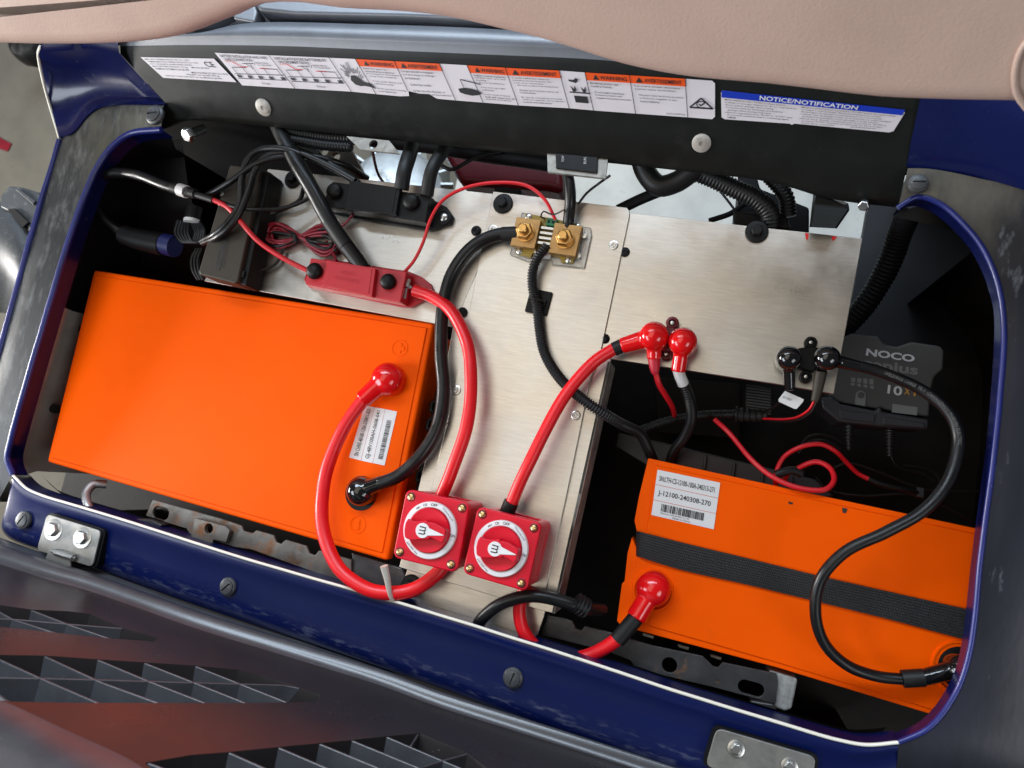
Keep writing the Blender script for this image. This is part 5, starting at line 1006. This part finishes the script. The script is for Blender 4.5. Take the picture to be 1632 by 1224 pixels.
# crimp connector poking out at the front
cc_ = thing('crimp_connector', P(620, 935, .02), 'clear crimp connector poking up beside the looping red cable', 'connector')
part_tube('sleeve', cc_, [(612, 902, .040), (617, 922, .036)], 12, 'clear', r2=10); part_tube('barrel', cc_, [(617, 922, .036), (622, 948, .030), (626, 957, .026)], 10, 'clear', r2=6)

# ------------------------------------------------------------------ chassis rails at the front
def rail(name, outl, z, th, m, holes, label):
    w = PL(outl, z); o = mk(name, prism(w, downby(w, th)), m, label=label, cat='frame rail', group='front frame rails', bevel=0)
    gs = []
    for hx, hy, ax, by, an in holes:
        s = mpp(hx, hy, z); F = frame((hx, hy), (hx + 100, hy + 27), z)
        gs.append(poly(F, rrect(2 * ax * s, 2 * by * s, min(ax, by) * s * .98, 5), -.06, .02))
    cut(o, *gs); b = o.modifiers.new('b', 'BEVEL'); b.width = .0012; b.segments = 2; b.limit_method = 'ANGLE'; b.angle_limit = .6; b.harden_normals = True
    return o
r1_ = rail('frame_rail', [(243, 796), (300, 812), (350, 826), (385, 838), (388, 846), (402, 850), (408, 845), (436, 853), (440, 864), (448, 867), (455, 860), (488, 870), (493, 882), (502, 885), (508, 877), (560, 892), (560, 935), (480, 905), (400, 876), (372, 872), (340, 862), (302, 852), (296, 842), (262, 832), (232, 822)], -.012, .004, 'rail_steel', [(256, 818, 13, 8, 0), (336, 843, 8, 8, 0), (330, 868, 13, 5, 0)], 'rusty grey frame rail below the left battery front edge')
w = PL([(311, 826), (360, 839), (366, 846), (354, 882), (302, 866)], -.004); tb = mk('tab', prism(w, downby(w, .006)), 'rail_steel', r1_, bevel=.0015); cut(tb, lathe(frame((336, 842), (400, 860), -.008), [(6.8 * mpp(336, 842, -.008), -.02), (6.8 * mpp(336, 842, -.008), .02)], 20), slab([(318, 862), (338, 866), (342, 876), (316, 870)], .02, -.03))
w = PL([(560, 880), (640, 905), (652, 930), (640, 960), (560, 930)], -.016); mk('rail_cover', prism(w, downby(w, .006)), 'rail_black', r1_, bevel=.002)
w = PL([(206, 826), (240, 828), (258, 836), (252, 846), (220, 840)], -.004); mk('rail_foot', prism(w, downby(w, .02)), 'rail_black', r1_, bevel=.002)
r2_o = rail('frame_rail', [(872, 980), (900, 986), (912, 990), (918, 1002), (926, 1005), (932, 998), (980, 1010), (996, 1016), (1035, 1028), (1120, 1046), (1136, 1062), (1144, 1064), (1152, 1056), (1238, 1074), (1240, 1086), (1236, 1122), (1192, 1110), (1140, 1096), (1105, 1088), (1014, 1066), (1004, 1052), (968, 1038), (862, 1012)], -.030, .004, 'rail_black', [(1197, 1097, 21, 11, 0), (1067, 1060, 12, 12, 0), (1060, 1090, 20, 8, 0)], 'black frame rail with rust spots below the strapped battery')
w = PL([(1036, 1034), (1102, 1054), (1109, 1062), (1102, 1104), (1018, 1080)], -.020); tb = mk('tab', prism(w, downby(w, .008)), 'rail_black', r2_o, bevel=.0015); cut(tb, lathe(frame((1066, 1059), (1130, 1077), -.026), [(10 * mpp(1066, 1059, -.026), -.02), (10 * mpp(1066, 1059, -.026), .02)], 22), slab([(1042, 1079), (1064, 1081), (1080, 1092), (1076, 1102), (1040, 1092)], .02, -.06))
w = PL([(1196, 1116), (1232, 1122), (1238, 1128), (1240, 1150), (1194, 1140)], -.028); mk('rail_foot', prism(w, downby(w, .02)), 'rail_black', r2_o, bevel=.002)
mk('foam_block', slab([(1226, 1068), (1272, 1082), (1262, 1132), (1250, 1134), (1224, 1124)], -.035, -.08), mat('foam', (.30, .30, .28), .9, var=.3, vscale=200, bump=.8, bscale=300), label='rough grey block beside the rail end below the strapped battery', cat='block', bevel=.003)
for x, y in ((1032, 1012), (1088, 1030), (1140, 1046)): 
    w = PL([(x - 8, y - 3), (x + 10, y + 2), (x + 9, y + 6), (x - 7, y + 1)], -.045); mk('clip', prism(w, downby(w, .004)), 'grey_metal', r2_o)
cable('metal_tube', [(170, 772, -.03), (150, 772, -.02), (138, 786, -.01), (142, 812, .0), (150, 830, -.01)], 11, 'motor', 'bent bare metal tube below the left battery corner', 'tube')

# ------------------------------------------------------------------ seen through the gap behind the plates
mo = thing('drive_motor', P(600, 270, -.30), 'silver drive motor housing seen through the gap behind the left plate', 'motor')
F = axis_frame(P(632, 292, -.20), Vector((.25, .35, .9)))
mk('housing', lathe(F, [(.070, -.10), (.070, -.01), (.066, .0), (.05, .006), (.048, .02), (.03, .024)], 40), 'motor', mo)
for i in range(8):
    a = math.radians(20 + i * 20); mk('fin', box(F @ Matrix.Rotation(a, 4, 'Z'), .066, .085, -.002, .002, -.10, .0), 'motor', mo)
w = PL([(500, 232), (560, 238), (592, 300), (560, 300), (520, 262)], -.06); pl_ = mk('arm_plate', prism(w, downby(w, .008)), 'rail_steel', mo, bevel=.002)
cut(pl_, *[lathe(axis_frame(P(x, y, -.06), Vector((0, 0, 1))), [(.007, -.02), (.007, .02)], 18) for x, y in ((516, 240), (534, 250))])
br = mk('hole_bracket', slab([(552, 217), (620, 224), (637, 245), (574, 238)], .042, .039), 'grey_metal', label='flat steel bracket with a hole under the rear panel', cat='bracket', bevel=0)
cut(br, lathe(axis_frame(P(595, 230, .042), Vector((0, 0, 1))), [(.0055, -.02), (.0055, .02)], 20))
mk('red_tank', slab([(700, 236), (790, 240), (898, 246), (898, 306), (870, 300), (732, 292)], -.10, -.2), 'red_paint', label='dark red box seen through the gap behind the centre plate', cat='tank', bevel=.01)
mk('strut', tube(PL([(560, 215, -.02), (700, 232, -.03), (900, 262, -.04)], 0), .012), 'dark', label='dark cross strut just under the rear panel', cat='strut')
rs = thing('rocker_switch', P(920, 270, .02), 'black rocker switch in a silver bracket under the rear panel', 'switch')
w = PL([(872, 244), (969, 250), (965, 284), (873, 274)], .040); fr = mk('bracket', prism(w, downby(w, .004)), 'grey_metal', rs)
w = PL([(885, 240), (953, 246), (952, 276), (886, 268)], .042); mk('rocker', prism(w, downby(w, .012)), 'black_plastic', rs, bevel=.001)
q = quadmap(*PL([(934.5, 261), (934.5, 251), (930, 251), (930, 261)], .0425)); q3 = quadmap(*PL([(899, 258), (899, 248), (895, 248), (895, 258)], .0425)); mk('rocker_print', join(text('RUN', q), text('TOW', q3)), 'print_grey', rs, smooth=False)
cable('thin_hose', [(972, 280, .03), (955, 292, .02), (935, 308, .015), (921, 326, .012)], 4, 'black_cable', 'thin black wire hanging from the rocker switch bracket', 'wire')
cable('thin_hose', [(868, 348, .010), (862, 345, .018), (866, 337, .022), (880, 342, .02), (900, 334, .03)], 2.5, 'black_cable', 'thin black zip tie tail above the shunt', 'zip tie')
cable('corrugated_hose', [(1018, 240, .02), (1030, 276, .012), (1050, 296, .01), (1078, 290, .012), (1110, 268, .02)], 34, 'conduit', 'fat black hose elbow behind the right plate', 'hose', 'corrugated hoses behind the right plate')
cable('corrugated_hose', [(1085, 268, .016), (1120, 278, .014), (1165, 298, .008), (1205, 318, .004), (1226, 340, -.002), (1228, 360, -.010)], 33, 'conduit', 'ribbed black hose sloping down to the right plate bolt', 'hose', 'corrugated hoses behind the right plate', ribs=6)
cable('corrugated_hose', [(1205, 262, .0), (1232, 285, -.006), (1252, 312, -.01), (1256, 345, -.015)], 28, 'conduit', 'ribbed black hose rightmost behind the right plate', 'hose', 'corrugated hoses behind the right plate', ribs=6)
cable('corrugated_hose', [(1456, 318, .0), (1438, 365, -.05), (1412, 430, -.09), (1376, 490, -.12), (1330, 540, -.15)], 40, 'dark', 'ribbed black hose in the dark right corner beside the right plate', 'hose', 'corrugated hoses behind the right plate', ribs=8)
for k_, (y0, lb) in enumerate(((218, 'ribbed dark hose tucked under the rear panel, upper of two'), (231, 'ribbed dark hose tucked under the rear panel, lower of two'))):
    cable('corrugated_hose', [(455, y0 - 10, .03), (500, y0 - 2, .03), (560, y0 + 4, .03)], 15, 'conduit', lb, 'hose', 'ribbed hoses under the rear panel', ribs=4.5)
cable('strap_arm', [(985, 335, -.02), (1020, 318, -.02), (1060, 302, -.02), (1075, 298, -.02)], 18, 'dark', 'black arm lying across the pale floor behind the right plate', 'arm')
cable('strap_arm', [(1130, 352, -.03), (1165, 340, -.03), (1180, 330, -.03), (1192, 322, -.03)], 9, 'dark', 'thin black arm beside the sloping ribbed hose', 'arm')
cable('thin_hose', [(1148, 305, -.05), (1160, 320, -.05), (1172, 336, -.05)], 4, 'black_cable', 'thin black wire below the sloping ribbed hose', 'wire')
mk('frame_block', slab([(1176, 276), (1205, 276), (1212, 300), (1290, 330), (1290, 372), (1176, 362)], -.10, -.2), 'dark', label='black frame block behind the right plate bolt', cat='frame block', bevel=.003)
mk('clamp_block', slab([(1168, 335), (1225, 340), (1255, 345), (1262, 365), (1170, 358)], -.012, -.05), 'black_plastic', label='black clamp block at the rear edge of the right plate', cat='clamp', bevel=.003)
cable('power_cable', [(664, 205, .0), (654, 242, .02), (644, 275, .03), (640, 302, .026)], 22, 'black_shrink', 'black taped cable entering the black fuse holder, left of two', 'cable', 'taped cables behind the black fuse holder')
cable('power_cable', [(730, 205, .0), (706, 240, .02), (688, 272, .03), (680, 312, .024)], 20, 'black_shrink', 'black taped cable entering the black fuse holder, right of two', 'cable', 'taped cables behind the black fuse holder')
cable('thin_hose', [(594, 240, .02), (598, 262, .0), (604, 280, -.02), (612, 292, -.02)], 4, mat('brown_wire', (.06, .02, .015), .5), 'thin brown wire pair hanging in front of the drive motor', 'wire')
cable('loose_wire', [(470, 236, .02), (510, 252, .02), (545, 272, .02), (572, 292, .02)], 8, 'black_cable', 'glossy black wire crossing in front of the drive motor', 'wire')
cable('loose_wire', [(700, 262, -.02), (720, 270, -.02), (760, 250, -.02), (800, 242, -.02)], 6, 'black_cable', 'thin black wire in front of the dark red box', 'wire')
mk('rear_block', slab([(786, 296), (800, 296), (830, 300), (832, 312), (788, 308)], -.02, -.05), 'dark', label='small black clip behind the centre plate bolt', cat='clip', bevel=.003)

# ------------------------------------------------------------------ outside the cart at the left
tp = thing('plastic_trim', P(20, 400, -.45), 'black plastic trim part standing on the floor left of the cart', 'trim part')
mk('shell', strip([PL([(-60, 300), (0, 322), (30, 345), (52, 378)], -.12), PL([(-60, 360), (0, 372), (28, 395), (40, 420)], -.10), PL([(-60, 430), (0, 440), (20, 452), (30, 470)], -.12), PL([(-60, 520), (-10, 500), (10, 500), (20, 505)], -.25)], 6), 'plug', tp, sharp=80)
w = PL([(0, 312), (14, 296), (34, 298), (60, 306), (72, 330), (52, 372), (28, 344), (0, 330)], -.11); cl_ = mk('clip_flange', prism(w, downby(w, .02)), 'plug', tp, bevel=.003)
w = PL([(12, 334), (22, 332), (45, 354), (36, 362)], -.105); mk('clip_slot', prism(w, downby(w, .01)), 'dark', tp)
w = PL([(24, 302), (30, 301), (56, 320), (52, 326)], -.105); mk('clip_rib', prism(w, downby(w, .006)), 'plug', tp, bevel=.001)
rg = []
rnd = random.Random(3)
gv, gf, _ = lathe(axis_frame(P(48, 66, -.55), Vector((0, 0, 1))), [(.06, -.05), (.055, 0), (.045, .02), (.03, .03), (.001, .032)], 18)
gv = [p + Vector((rnd.uniform(-.008, .008), rnd.uniform(-.008, .008), rnd.uniform(-.006, .006))) for p in gv]
mk('dark_rag', (gv, gf, None), 'black_plastic', label='crumpled black rag on the floor beyond the left rear corner', cat='rag', sub=1)
mk('red_tape', slab([(-10, 214), (18, 229), (12, 241), (-10, 234)], -.657, -.659), 'red_paint', label='strip of dark red tape on the concrete at far left', cat='tape')
